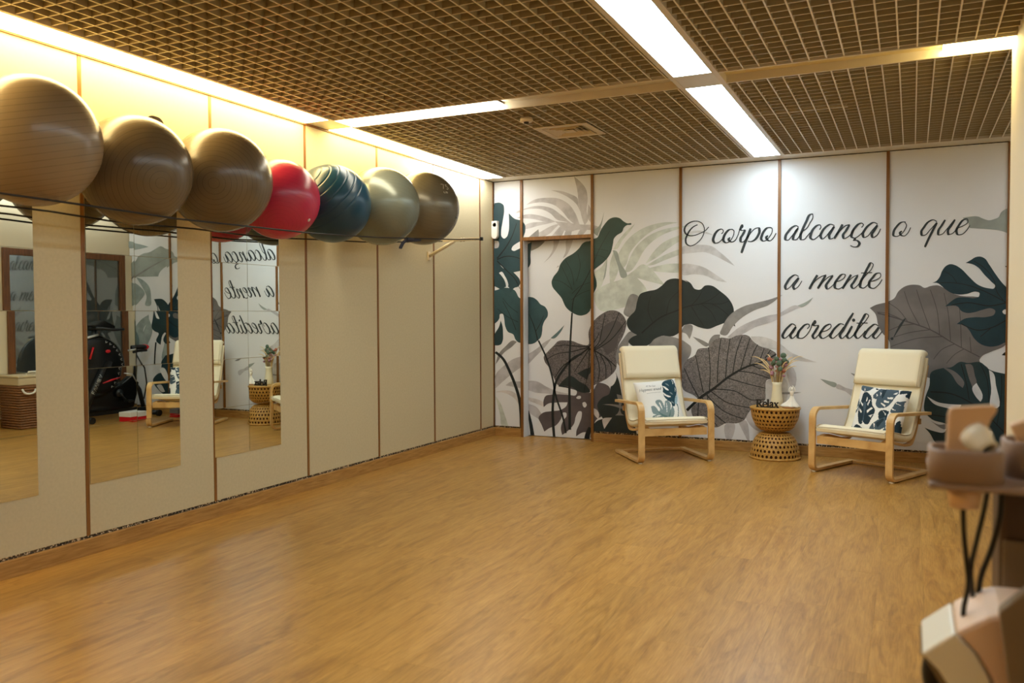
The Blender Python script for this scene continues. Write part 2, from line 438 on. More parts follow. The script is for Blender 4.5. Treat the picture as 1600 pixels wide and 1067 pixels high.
# ------------------------------------------------------------------ ceiling: slab, egg-crate lattice, channels
ce = struct(MB().box(-0.2, XR + 0.2, Y0 - 0.2, YB + 0.4, 2.93, 3.1).build('ceiling', plenum_m))
BH, BT, PX = 0.045, 0.0038, 0.09
YA, YBk0, YBk1, YF = 4.985, 5.25, YB - 0.225, 0.4
def lit_and_shaded(mb): mb.mi[0] = 1; return mb      # light on the lower edge, shade on the flanks, put into the colours
long_me = {}
def long_blade(x, y0, y1):
    k = round(y1 - y0, 3)
    if k not in long_me: long_me[k] = lit_and_shaded(MB().box(-BT, BT, 0, k, 0, BH)).mesh('lattice_blade', [blade_m, lit_edge_m])
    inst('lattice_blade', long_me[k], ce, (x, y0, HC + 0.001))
cross_me = {}
def cross_blade(y, x0, x1):
    k = round(x1 - x0, 3)
    if k not in cross_me: cross_me[k] = lit_and_shaded(MB().box(0, k, -0.003, 0.003, 0, BH)).mesh('lattice_blade', [blade_m, lit_edge_m])
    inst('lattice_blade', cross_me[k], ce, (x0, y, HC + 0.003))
gx = [3.325 + PX * k for k in range(-40, 30)]
for x in gx:
    if 0.27 < x < 2.70 or 3.01 < x < X1 - 0.01: long_blade(x, YF, YA)
    if 0.27 < x < 2.70 or 3.01 < x < XR - 0.25: long_blade(x, YBk0, YBk1)
y = YA - 0.045
while y > YF:
    cross_blade(y, 0.255, 2.71); cross_blade(y, 3.0, X1); y -= PX
y = YBk0 + 0.06
while y < YBk1:
    cross_blade(y, 0.255, 2.71); cross_blade(y, 3.0, XR - 0.245); y += PX
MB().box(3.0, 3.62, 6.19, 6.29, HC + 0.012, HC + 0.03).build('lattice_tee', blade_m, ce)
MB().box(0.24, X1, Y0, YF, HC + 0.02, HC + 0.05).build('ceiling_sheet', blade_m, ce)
ti = 3
def trim(mb, m=rail_m, bev=0.0015):
    global ti
    o = struct(mb.build('trim_%d' % ti, m, bevel=bev)); ti += 1; return o
trim(MB().box(0.0, 0.24, 4.97, 5.235, HC, HC + 0.02), alu_m)                         # grey corner plate
trim(MB().box(2.74, 2.97, 4.976, 5.269, HC - 0.002, HC + 0.02), alu_m)               # plate where the channels cross
trim(MB().box(1.50, 2.71, 5.0, 5.235, HC + 0.045, HC + 0.05), alu_m)                 # unlit reach of the crossing channel
trim(MB().box(3.0, 4.17, 5.0, 5.235, HC + 0.045, HC + 0.05), mat('channel_cream', (226, 206, 150), 0.4))
for (x0, x1, y0, y1) in ((0.24, 2.71, 4.985, 5.0), (0.24, 2.71, 5.235, 5.25), (3.0, X1, 4.985, 5.0), (3.0, X1, 5.235, 5.25), (2.71, 2.74, Y0, YBk1), (2.97, 3.0, Y0, YBk1), (XR - 0.25, XR - 0.236, 5.25, YBk1), (0.235, 0.255, Y0, 4.985), (0.235, 0.255, 5.25, YBk1)):
    trim(MB().box(x0, x1, y0, y1, HC - 0.003, HC + 0.05))

def light(name_label, x0, x1, y0, y1, color, strength, split=None, z=HC, group=None, deep=0):
    t = thing('ceiling_light', name_label, 'ceiling light', ((x0 + x1) / 2, (y0 + y1) / 2, z), 0, group)
    cx, cy = (x0 + x1) / 2, (y0 + y1) / 2
    h = MB().box(x0 - cx, x1 - cx, y0 - cy, y1 - cy, 0.03, 0.036); 
    if not deep: h.box(x0 - cx, x0 - cx + 0.004, y0 - cy, y1 - cy, -0.004, 0.03); h.box(x1 - cx - 0.004, x1 - cx, y0 - cy, y1 - cy, -0.004, 0.03)
    h.build('housing', alu_m, t)
    segs = split or [(y0, y1, color, strength)]
    for k, (a, b, c, s) in enumerate(segs):
        key = 'diffuser_%d' % len(MATS)
        dm = mat(key, (240, 240, 235), 0.5, emit=c, estr=s)
        MB().box(x0 - cx + 0.004 * (1 - deep), x1 - cx - 0.004 * (1 - deep), a - cy, b - cy, 0.0, 0.030 if deep else 0.004).build('diffuser', dm, t)
    return t
light('long warm white light trough in the ceiling above the mirrors on the left wall', 0.012, 0.235, -1.0, 4.97, GOLD, S_LEFT)
light('warm white light trough in the ceiling running into the far left corner', 0.012, 0.235, 5.235, YBk1, WARM, S_FAR,
      split=[(5.235, 6.5, WARM, S_FAR), (6.5, YBk1, (0.92, 0.94, 0.92), S_FAR * 1.0)])
light('lit left end of the crossing ceiling channel, beside the grey corner plate', 0.26, 1.50, 5.002, 5.233, (1, 0.93, 0.74), S_CROSS, deep=1)
light('lit amber right end of the crossing ceiling channel, against the cream wall', 4.17, X1 - .001, 5.002, 5.233, AMBER, S_CROSS * 1.9, deep=1)
light('white light panel in the middle ceiling channel, reaching out of the top of the picture', 2.74, 2.97, 0.9, 4.975, WHITE, S_MID)
light('white light panel in the middle ceiling channel, ending at the mural wall', 2.74, 2.97, 5.27, 7.825, WHITE, S_MID)
light('white light trough in the ceiling of the recess, seen only in the mirrors', XR - 0.235, XR - 0.012, 5.30, 7.82, (0.88, 0.95, 1.0), 6.0)
# ------------------------------------------------------------------ the mural print: outlines on the wall (crop origin x, y, scale -> picture -> metres on the wall)
CR = {'A': (765, 270, 5.082), 'B': (765, 470, 4.847), 'C': (915, 260, 5.3375), 'D': (915, 440, 4.106), 'E': (1055, 400, 3.559),
      'F': (1210, 440, 3.811), 'G': (1370, 300, 5.927), 'H': (1370, 450, 3.95), 'T': (1060, 330, 10.0), 'M': (190, 330, 7.11), 'N': (130, 480, 5.3375)}
def parse(s):
    """'B 45,-80 110,-100 C 70,10' -> list of (px, py, mirrored)"""
    out = []; c = None
    for w in s.split():
        if w in CR: c = w; continue
        a, b = w.split(','); ox, oy, sc = CR[c]
        out.append((ox + float(a) / sc, oy + float(b) / sc, c in 'MN'))
    return out
INK = {'teal': (46, 70, 76), 'pine': (48, 72, 68), 'slate': (54, 80, 84), 'coal': (42, 52, 53), 'night': (40, 62, 66),
       'navy': (32, 58, 68), 'vein': (30, 34, 34), 'stem': (30, 38, 40), 'plum': (92, 84, 86), 'stone': (104, 98, 98), 'ash': (118, 113, 112),
       'grey': (140, 138, 137), 'mist': (186, 183, 185), 'sage': (198, 204, 196), 'sagedark': (152, 160, 155), 'fog': (198, 196, 196), 'pearl': (206, 200, 198), 'white': (226, 226, 228), 'steel': (104, 126, 128), 'bark': (84, 80, 80), 'shade': (154, 166, 164), 'smoke': (116, 112, 111)}
KIND = {'ash': 'crackle', 'stone': 'crackle', 'mist': 'wash', 'sage': 'wash', 'fog': 'wash', 'shade': 'wash', 'pearl': 'wash', 'grey': 'wash'}
def ink(c): return print_material('ink_' + c, INK[c], KIND.get(c, 'plain'))

DX0, DX1, DZ1 = 0.353, 1.103, ZD - 0.003
def clip(poly, axis, v, keep_less):
    out = []
    for i in range(len(poly)):
        p, q = poly[i - 1], poly[i]
        ip = (p[axis] <= v) == keep_less; iq = (q[axis] <= v) == keep_less
        if ip != iq:
            t = (v - p[axis]) / (q[axis] - p[axis]); out.append(tuple(p[k] + t * (q[k] - p[k]) for k in (0, 1)))
        if iq: out.append(q)
    return out
LAYER = [0]
def flat(polys, name, m, parent, y):
    """a thin printed film: every outline in polys becomes triangles at depth y"""
    mb = MB()
    for poly in polys:
        if len(poly) < 3: continue
        tris = geometry.tessellate_polygon([[Vector((a, b, 0)) for a, b in poly]])
        o = len(mb.v); mb.v += [(a, y, b) for a, b in poly]
        for t in tris: mb.face([o + i for i in t])
    if not mb.f: return None
    o = bpy.data.objects.new(name, mb.mesh(name, m)); COL.objects.link(o); o.parent = parent
    return o
def to_wall(px, py, mir, y):
    if mir:
        p = hit(px, py, 1, y); return (float(-p[0]), float(p[2]))
    p = hit(px, py, 1, y); return (float(p[0]), float(p[2]))
def place(pxpolys, name, m):
    """print the outlines on the wall, and the share that falls on the recessed door on the door"""
    LAYER[0] += 1
    y = YB - 0.0003 - 0.00002 * LAYER[0]; yd = YD - 0.0003 - 0.00002 * LAYER[0]
    wallp, doorp = [], []
    for P in pxpolys:
        w = [to_wall(*p, YB) for p in P]
        w = [(min(max(a, 0.002), XR - 0.002), min(max(b, 0.106), HC - 0.007)) for a, b in w]
        if P[0][2]: wallp.append(clip(w, 0, 4.755, False)); continue      # seen only in the mirrors
        minx, maxx = min(a for a, b in w), max(a for a, b in w)
        if maxx < 0.345 or minx > 1.11: wallp.append(w); continue
        wallp.append(clip(w, 0, 0.338, True)); wallp.append(clip(w, 0, 1.11, False))
        wallp.append(clip(clip(clip(w, 0, 0.338, False), 0, 1.11, True), 1, ZD + 0.02, False))
        d = [to_wall(*p, YD) for p in P]
        doorp.append(clip(clip(clip(clip(d, 0, DX0, False), 0, DX1, True), 1, DZ1, True), 1, 0.008, False))
    flat(wallp, name, m, wb, y); flat(doorp, name, m, door, yd)
def leaf(c, s, n=5): place([[(*q[:2], P[0][2]) for q in smooth([p[:2] for p in P], n)] for P in [parse(s)]], 'leaf_print', ink(c))
def lines(c, specs, name='vein_print'):
    """specs: list of (width in crop pixels at start, at end, 'crop pts')"""
    polys = []
    for w0, w1, s in specs:
        P = parse(s); sc = CR[s.split()[0]][2]
        q = smooth([p[:2] for p in P], 5, False)
        a, b = ribbon_quads(q, lambda t, d: (w0 + (w1 - w0) * t) * (1.35 if name == 'vein_print' else 1.0) / sc)
        polys.append([(*p, P[0][2]) for p in a + b[::-1]])
    place(polys, name, ink(c))

# --- pale palm above and across the door
for s in ('A 670,28 720,70 765,130 778,200 770,300 780,380 755,415 740,380 720,300 705,220 698,150',
          'A 490,138 570,145 640,168 695,198 710,260 722,310 690,250 630,198 560,162',
          'A 290,255 350,215 450,198 550,205 630,250 680,320 715,410 690,410 640,380 580,310 520,260 430,235 350,240',
          'A 255,295 330,268 430,265 500,285 550,320 600,360 660,410 600,388 540,375 480,320 400,287 320,287',
          'A 215,360 290,330 380,335 450,355 520,385 440,387 350,367 270,362',
          'A 240,450 300,405 400,390 540,385 470,402 380,422 300,445',
          'A 520,385 620,395 700,408 850,422 890,440 890,475 800,455 700,452 620,470 560,425',
          'A 300,518 400,470 500,418 560,402 520,440 480,480 400,518',
          'A 480,518 520,470 570,420 640,412 600,450 560,515',
          'A 590,518 600,470 650,422 700,420 660,450 640,505',
          'A 690,505 720,450 790,420 760,470 720,505',
          'A 430,715 470,670 505,600 518,520 560,520 530,600 490,660',
          'A 582,680 605,620 615,530 662,530 640,600 610,655',
          'A 530,755 545,735 550,741', 'A 785,250 810,300 808,400 785,370',
          'A 205,318 250,295 262,305 230,318'): leaf('mist', s)
leaf('grey', 'A 300,522 335,490 388,448 392,480 384,520'); leaf('grey', 'A 325,545 440,545 392,590 330,620')
# --- sage palm of the third panel
for s in ('C 270,740 300,680 370,590 470,520 600,475 690,464 772,467 650,497 550,542 440,632 370,722 330,832 270,870',
          'C 325,885 365,770 430,660 540,570 660,522 790,500 900,488 790,518 660,562 550,632 480,712 430,802 370,875',
          'C 500,810 560,720 640,640 740,590 860,560 910,575 790,622 680,692 590,762',
          'C 500,832 600,770 700,720 800,685 900,668 900,700 800,732 660,782 560,822',
          'C 500,857 600,830 720,810 830,815 900,828 900,882 800,887 650,882 560,872',
          'C 70,1060 180,980 300,940 400,870 480,815 540,850 620,940 665,992 540,962 430,930 500,1010 520,1067 300,1180 120,1200',
          'C 230,690 260,640 320,560 415,476 370,540 310,612 250,692',
          'C 75,882 130,840 182,760 172,880 150,952 130,1002 100,1042',
          'C 205,800 230,720 265,760 250,932 205,1002'): leaf('sage', s)
leaf('sagedark', 'C 110,500 155,378 130,500 100,582 60,542'); leaf('sagedark', 'C 225,700 245,700 290,802 340,922 310,932 270,832')
leaf('sagedark', 'C 180,770 155,902 145,952 158,932 172,862')
for s in ('T 60,560 200,530 400,525 520,545 650,640 800,770 880,855 700,762 560,692 420,642 250,647 60,668',
          'T 60,345 190,315 300,302 430,320 560,378 420,352 300,337 120,362',
          'T 60,835 250,835 380,870 600,1000 760,1110 600,1085 430,1010 250,985 60,990'): leaf('fog', s)
# --- panel behind the left stems
for c, s in (('grey', 'B 45,482 70,400 120,345 180,300 207,310 170,347 110,392 60,462'),
             ('mist', 'B 45,562 110,490 180,440 260,415 296,400 360,360 420,310 470,284 420,350 340,430 296,475 225,512 170,552 100,612 45,662'),
             ('steel', 'B 462,282 520,230 567,183 532,245 482,286'),
             ('pearl', 'B 45,690 100,678 180,690 232,750 232,800 180,732 100,694'),
             ('sage', 'B 45,722 80,770 110,850 145,955 100,955 80,862 60,782'),
             ('mist', 'B 225,610 296,605 360,610 430,650 500,680 605,705 560,716 430,702 340,692 296,677 120,640 160,612'),
             ('pearl', 'B 296,730 360,745 412,775 412,803 340,772 296,752'),
             ('mist', 'B 296,780 350,800 400,870 435,955 380,902 296,832')): leaf(c, s)
# --- left monstera and heart leaves
leaf('slate', 'B 0,-80 45,-80 110,-100 190,-80 230,-20 296,-30 330,-25 360,-5 385,25 420,45 440,80 440,115 415,155 402,190 398,235 385,280 365,300 340,320 310,328 260,322 215,312 195,290 180,255 140,235 118,190 110,130 98,98 80,100 75,130 60,155 40,172')
leaf('teal', 'A 40,240 85,238 110,255 116,290 105,380 92,470 95,505 115,522 135,510 150,470 155,400 152,320 200,365 250,380 280,410 285,450 272,500 255,535 215,560 180,590 175,610 190,620 220,610 260,588 335,550 325,650 320,735 300,760 250,777 190,790 215,815 240,850 243,880 225,905 200,912 165,952 150,905 110,915 100,925 60,910 40,900')
leaf('white', 'A 75,795 95,785 122,820 142,860 147,900 133,915 125,870 105,830')
leaf('mist', 'A 40,537 70,545 76,570 66,595 40,600'); leaf('white', 'A 85,733 105,742 130,765 108,757')
leaf('night', 'B 85,150 98,190 102,250 100,300 85,330 60,338 40,336 40,250 70,200')
lines('vein', [(8, 3, 'A 60,680 130,590 180,500 215,400'), (7, 3, 'A 60,690 120,665 200,668 250,685'), (7, 3, 'A 60,700 130,770 200,840 240,920'),
               (7, 3, 'B 365,300 340,200 300,100'), (4, 2, 'B 350,230 390,160 410,110'), (4, 2, 'B 200,220 160,120 100,0'), (3, 2, 'B 215,160 120,110 60,60'), (3, 2, 'B 215,90 150,40 100,-20')])
# --- crackled leaf at the door edge, plum monstera below it
leaf('stone', 'B 745,335 680,325 630,305 580,300 520,305 485,340 440,385 410,425 418,460 455,510 490,590 520,640 570,650 640,670 700,695 750,700 775,650 D 80,652 150,612 195,560 200,480 210,410 235,360 255,310 262,260 240,215 200,188 150,186 100,210 45,262 20,320')
leaf('coal', 'B 520,648 560,600 610,568 680,610 740,648 765,690 700,697 640,672'); leaf('coal', 'B 662,550 720,518 765,495 D 30,520 45,560 20,600 B 740,600 700,572')
leaf('bark', 'D 90,330 140,270 200,250 240,290 215,345 190,430 140,470 100,400')
leaf('plum', 'B 410,805 408,760 425,720 470,710 600,712 655,712 662,690 625,655 560,642 640,670 700,695 775,690 D 80,650 155,680 142,742 100,760 60,765 45,790 B 792,815 778,900 770,985 700,998 655,1026 658,985 680,930 698,870 695,838 680,835 655,870 640,930 600,978 550,1016 540,965 562,900 583,872 580,848 560,845 540,895 500,945 450,965 415,990 395,940 372,880 400,850 470,835 540,825 585,790 590,768 500,770 440,780')
leaf('white', 'B 655,735 670,720 690,722 692,735 670,743'); leaf('white', 'B 706,770 722,766 736,790 720,808 708,797')
leaf('plum', 'D 45,880 30,800 45,765 110,740 160,745 110,860 70,885 45,960')
leaf('coal', 'D 195,585 215,640 240,760 325,960 330,1000 30,1000 45,925 80,890 112,880 85,832 75,790 110,742 150,722 162,672 185,632')
leaf('pearl', 'D 45,810 70,820 87,860 80,882 55,852'); leaf('pearl', 'D 110,880 170,872 150,900 120,945'); leaf('white', 'D 125,655 190,582 198,600 160,672')
leaf('grey', 'D 200,722 228,730 230,845 248,858 190,858 206,845'); leaf('grey', 'D 110,788 170,786 240,810 240,818 170,796')
lines('vein', [(6, 3, 'B 757,345 650,343 560,335 490,345'), (6, 3, 'B 757,350 620,385 500,405 425,450'), (9, 4, 'B 757,352 640,440 560,490 495,580'), (6, 3, 'B 757,360 700,450 640,540'), (5, 3, 'B 757,362 750,500 715,690'), (6, 3, 'B 757,340 800,300 830,240'),
               (5, 3, 'D 40,440 80,400 105,310 125,205'), (5, 3, 'D 50,440 130,370 215,195'), (5, 3, 'D 60,440 160,375 258,252'), (8, 4, 'D 20,430 60,445 120,480 195,545'), (5, 3, 'D 90,460 128,540 130,620'), (5, 3, 'D 120,480 160,530 168,590'), (5, 3, 'D 60,450 90,560 80,640')])
lines('stem', [(12, 14, 'B 370,300 430,430 480,600 497,700 560,900 578,1002'), (12, 20, 'B 625,90 608,400 605,600 608,976'), (16, 20, 'B 700,400 640,430 560,520 505,610 485,720 478,830 490,1040'),
               (18, 24, 'B 45,388 95,430 150,530 195,640 225,740 240,1000'), (14, 34, 'B 290,830 312,930 330,1060'), (30, 44, 'B 765,960 745,1005 735,1060')], 'stem_print')
# --- the bird shaped leaf
leaf('pine', 'A 800,540 760,548 740,560 710,600 665,640 600,680 560,730 545,775 505,830 492,870 500,905 535,950 575,1000 B 555,0 580,50 620,85 690,112 740,97 C 68,1058 92,1002 90,950 75,900 72,865 100,840 160,790 210,720 228,650 238,600 260,575 305,545 320,510 345,490 383,481 382,476 350,475 320,460 285,432 245,424 205,435 160,480 120,545 95,595 60,605')
lines('vein', [(6, 2, 'B 625,85 640,-20 680,-80 C 60,820 110,700 200,540'), (3, 2, 'A 655,920 600,800 570,740'), (3, 2, 'A 670,890 650,780 600,690'), (3, 2, 'A 690,860 720,730 700,640'), (3, 2, 'A 660,930 560,860 500,850'), (3, 2, 'A 655,960 720,900 800,870'), (3, 2, 'A 650,1010 720,960 800,930'), (2, 2, 'C 60,690 120,690 190,705'), (2, 2, 'C 60,740 120,745 170,770')])
# --- greys behind the first chair, coal leaf, crackled leaf
leaf('grey', 'D 245,205 255,160 300,78 335,90 320,190 280,228'); leaf('grey', 'D 210,415 240,370 290,318 335,345 285,370 275,405 270,460 240,560 200,520')
leaf('grey', 'D 405,410 440,365 500,348 560,355 620,375 660,402 E 85,500 88,540 60,590 D 620,640 500,640 420,520'); leaf('grey', 'E 33,422 60,380 95,385 92,430 80,462 60,432')
leaf('coal', 'C 520,1040 590,1025 640,990 680,950 730,935 790,940 854,965 E 50,130 85,150 110,183 140,186 165,165 200,164 250,195 300,240 322,280 328,350 334,393 300,370 240,385 185,405 130,395 85,378 50,385 20,422 D 610,322 560,350 490,348 440,370 410,402 350,420 290,405 275,385 300,355 330,342 300,325 272,295 265,250 290,215 315,190 330,130 350,80')
lines('vein', [(7, 3, 'D 360,330 480,230 600,180 E 40,290 120,270 200,265 325,360'), (3, 2, 'E 90,275 130,230 150,195'), (3, 2, 'E 130,270 200,240 250,200'), (3, 2, 'E 200,265 260,265 300,250'), (3, 2, 'E 90,280 120,330 160,390'), (3, 2, 'E 150,270 200,310 230,370'), (3, 2, 'D 520,210 540,120 600,60'), (3, 2, 'D 430,260 400,180 420,90')])
for c, s in (('fog', 'E 420,447 480,448 540,465 600,500 F 90,415 170,452 258,481 150,472 30,442 E 590,522 500,512 440,482'),
             ('grey', 'E 250,432 260,400 300,332 380,280 450,260 530,240 597,216 520,272 440,302 360,352 320,392 280,442'),
             ('mist', 'E 290,452 350,400 430,360 520,330 580,318 F 60,170 138,143 150,150 20,217 E 580,348 520,372 440,397 380,432 330,457'),
             ('sagedark', 'F 138,143 190,120 231,94 202,130 152,151'), ('grey', 'E 98,448 140,463 192,490 180,502 130,477'),
             ('grey', 'E 185,495 215,440 250,436 235,500 200,530'),
             ('mist', 'E 285,930 327,930 322,1000 300,1040 292,1060'), ('mist', 'E 350,922 387,912 412,1000 412,1045 375,972'), ('mist', 'E 395,882 420,858 470,932 510,985 440,962'),
             ('fog', 'E 505,700 532,680 610,680 625,780 600,850 500,800'), ('mist', 'F 60,500 95,500 112,640 100,648'), ('grey', 'F 0,668 40,660 100,658 162,659 100,669'),
             ('sagedark', 'F 272,578 320,590 372,613 366,626 318,612'), ('mist', 'F 372,613 420,630 500,668 490,690 420,652 366,626'), ('grey', 'F 453,543 510,560 540,575 482,566')): leaf(c, s)
leaf('ash', 'E 45,612 60,582 110,550 125,520 190,505 210,475 245,455 310,456 340,443 410,445 435,475 470,500 530,520 562,545 545,580 538,650 530,680 510,690 502,740 500,800 430,845 402,880 385,910 350,928 280,930 232,952 170,940 130,930 100,895 90,850 130,800 110,778 45,742 38,650')
lines('vein', [(12, 6, 'E 65,858 150,780 210,740 300,670 400,615 480,590 562,545'), (4, 3, 'E 130,785 90,710 50,622'), (4, 3, 'E 157,760 140,680 114,552'), (4, 3, 'E 190,745 195,640 186,508'), (4, 3, 'E 235,705 240,570 255,458'), (4, 3, 'E 280,680 290,560 306,458'),
               (4, 3, 'E 320,655 340,540 372,446'), (4, 3, 'E 365,625 390,540 416,457'), (4, 3, 'E 415,605 430,550 459,492'), (4, 3, 'E 470,580 496,514'), (4, 3, 'E 500,570 531,520'), (4, 3, 'E 430,607 470,625 536,625'), (4, 3, 'E 350,640 430,650 530,682'),
               (4, 3, 'E 290,678 400,710 503,735'), (4, 3, 'E 215,740 330,750 430,800 500,795'), (4, 3, 'E 200,752 280,810 432,846'), (4, 3, 'E 175,772 270,862 384,907'), (4, 3, 'E 150,787 200,860 282,930'), (4, 3, 'E 130,818 126,890'), (3, 2, 'E 180,770 200,900 235,945')])
# --- right hand leaves; the mural goes on behind the cream wall, where the mirrors show it
leaf('sagedark', 'M 600,380 540,412 480,410 415,380 350,412 290,445 220,460 165,495 130,560 60,620 15,700 15,780 100,740 180,760 260,830 320,860 385,780 380,735 500,610 540,603 600,575')
leaf('sagedark', 'G 795,240 850,230 940,228 980,245 1040,262 1090,250 1125,235 1150,190 1180,165 1230,150 1320,160 1320,420 1230,388 1150,360 1040,345 900,335 860,330 850,290')
for s in ('M 90,345 160,352 280,385 200,405 90,410', 'M 130,740 200,770 280,850 300,960 290,1060 240,1060 250,960 200,850', 'M 15,830 90,800 180,850 230,920 180,1000 120,1060 60,1060 60,960',
          'N 395,300 440,180 500,100 560,60 560,110 520,170 500,270 470,300', 'N 480,300 520,190 560,90 590,180 560,290 500,380', 'N 690,300 720,200 750,240 735,330 715,460 690,460'): leaf('shade', s)
leaf('steel', 'N 400,340 400,90 440,170 480,260 480,310 440,420')
lines('grey', [(26, 8, 'M 10,830 130,735 330,610 540,500')], 'stem_print')
leaf('smoke', 'F 568,157 600,140 660,125 G 60,1030 100,1015 160,985 200,920 270,870 350,858 400,865 440,887 500,870 570,865 640,900 720,945 1000,990 H 795,200 795,350 700,395 650,420 633,445 690,500 690,550 650,578 610,585 560,635 500,640 430,605 340,560 200,520 95,450 84,380 78,330 30,272 10,232 F 600,190')
lines('bark', [(7, 4, 'H 5,155 60,168 180,205 330,257 480,345 635,425'), (4, 3, 'H 190,207 130,130 72,92'), (4, 3, 'H 265,232 200,110 170,20'), (4, 3, 'H 330,257 280,120 245,10'), (4, 3, 'H 387,285 370,130 330,10'), (4, 3, 'H 455,325 440,150 415,30'), (4, 3, 'H 522,367 516,200 510,120'), (4, 3, 'H 582,400 574,300'),
               (4, 3, 'H 150,193 60,155 0,148'), (4, 3, 'H 240,222 140,235 75,262'), (4, 3, 'H 330,257 200,275 80,312'), (4, 3, 'H 410,300 250,310 85,362'), (4, 3, 'H 480,345 400,380 350,440'), (4, 3, 'H 540,375 480,410 430,465')])
leaf('navy', 'G 516,841 550,825 580,790 605,730 640,685 680,668 720,675 780,710 850,780 940,860 1040,892 1085,892 1096,872 1060,830 1000,770 940,700 890,670 823,656 870,630 910,605 960,598 1000,615 1040,670 1100,760 1160,840 1230,910 1290,960 1300,1100 H 830,330 795,335 750,355 700,362 640,345 600,310 570,260 540,230 493,222 540,190 600,180 680,178 725,162 731,140 710,126 650,135 600,150 550,153 520,140 500,115 422,113 455,85 490,62 560,58 600,62 630,52 633,30 610,22 560,35 500,40 460,30 420,5 G 600,870 560,842')
leaf('white', 'H 775,145 790,132 806,140 806,160 785,160')
lines('vein', [(4, 6, 'G 560,842 700,840 850,865 1000,920 1210,1030'), (4, 5, 'G 900,640 980,690 1090,830 1110,920 1170,1000'), (3, 4, 'G 620,730 700,780 740,840'), (4, 5, 'H 460,105 560,90 700,110 800,90'), (4, 5, 'H 520,220 620,260 720,240 795,200'), (3, 4, 'H 640,300 700,250')])
leaf('night', 'N 595,85 590,180 620,205 640,212 622,280 658,312 690,212 712,202 682,280 700,302 775,272 790,180 800,60 800,0 745,0 720,60 690,-10 640,-60 570,-60 600,20')
leaf('white', 'N 600,-10 620,30 650,95 635,95 610,40'); leaf('white', 'N 740,110 765,110 760,135 742,128')
lines('stem', [(12, 10, 'N 620,290 612,380 608,475')], 'stem_print')
leaf('night', 'H 335,520 400,495 460,488 515,455 560,462 640,458 690,500 795,530 850,540 860,1000 520,1020 355,945 330,900 295,861 350,882 420,887 432,850 340,810 295,760 298,680 325,600')
for c, s in (('smoke', 'H 408,490 450,500 510,540 540,590 530,616 500,592 460,532'), ('smoke', 'H 545,470 580,470 605,540 615,585 590,612 570,560'), ('white', 'H 590,612 615,585 652,680 640,702 612,672'),
             ('white', 'H 692,505 715,520 735,600 742,742 712,742 706,620'), ('white', 'H 310,668 380,705 440,715 522,720 510,742 420,737 350,712'), ('grey', 'H 330,818 430,868 445,835 380,842'),
             ('white', 'H 690,880 712,885 705,920 680,925')): leaf(c, s)
lines('vein', [(5, 4, 'H 330,640 450,650 600,720 795,900'), (4, 3, 'H 520,470 555,600 570,690'), (4, 3, 'H 770,540 770,640 740,850'), (3, 3, 'H 640,470 680,560 690,700'), (4, 3, 'H 320,780 460,800 700,840')])
leaf('vein', 'H 770,414 795,395 806,398 806,412'); leaf('vein', 'G 1185,690 1212,683 1225,690 1212,697')
leaf('night', 'N 590,600 650,545 690,590 740,480 790,470 800,600 760,700 700,730 640,690')
leaf('white', 'N 640,510 670,500 720,590 725,640 690,600'); leaf('white', 'N 620,650 650,640 690,700 670,705')
leaf('night', 'N 700,440 715,408 770,398 770,470 710,470')

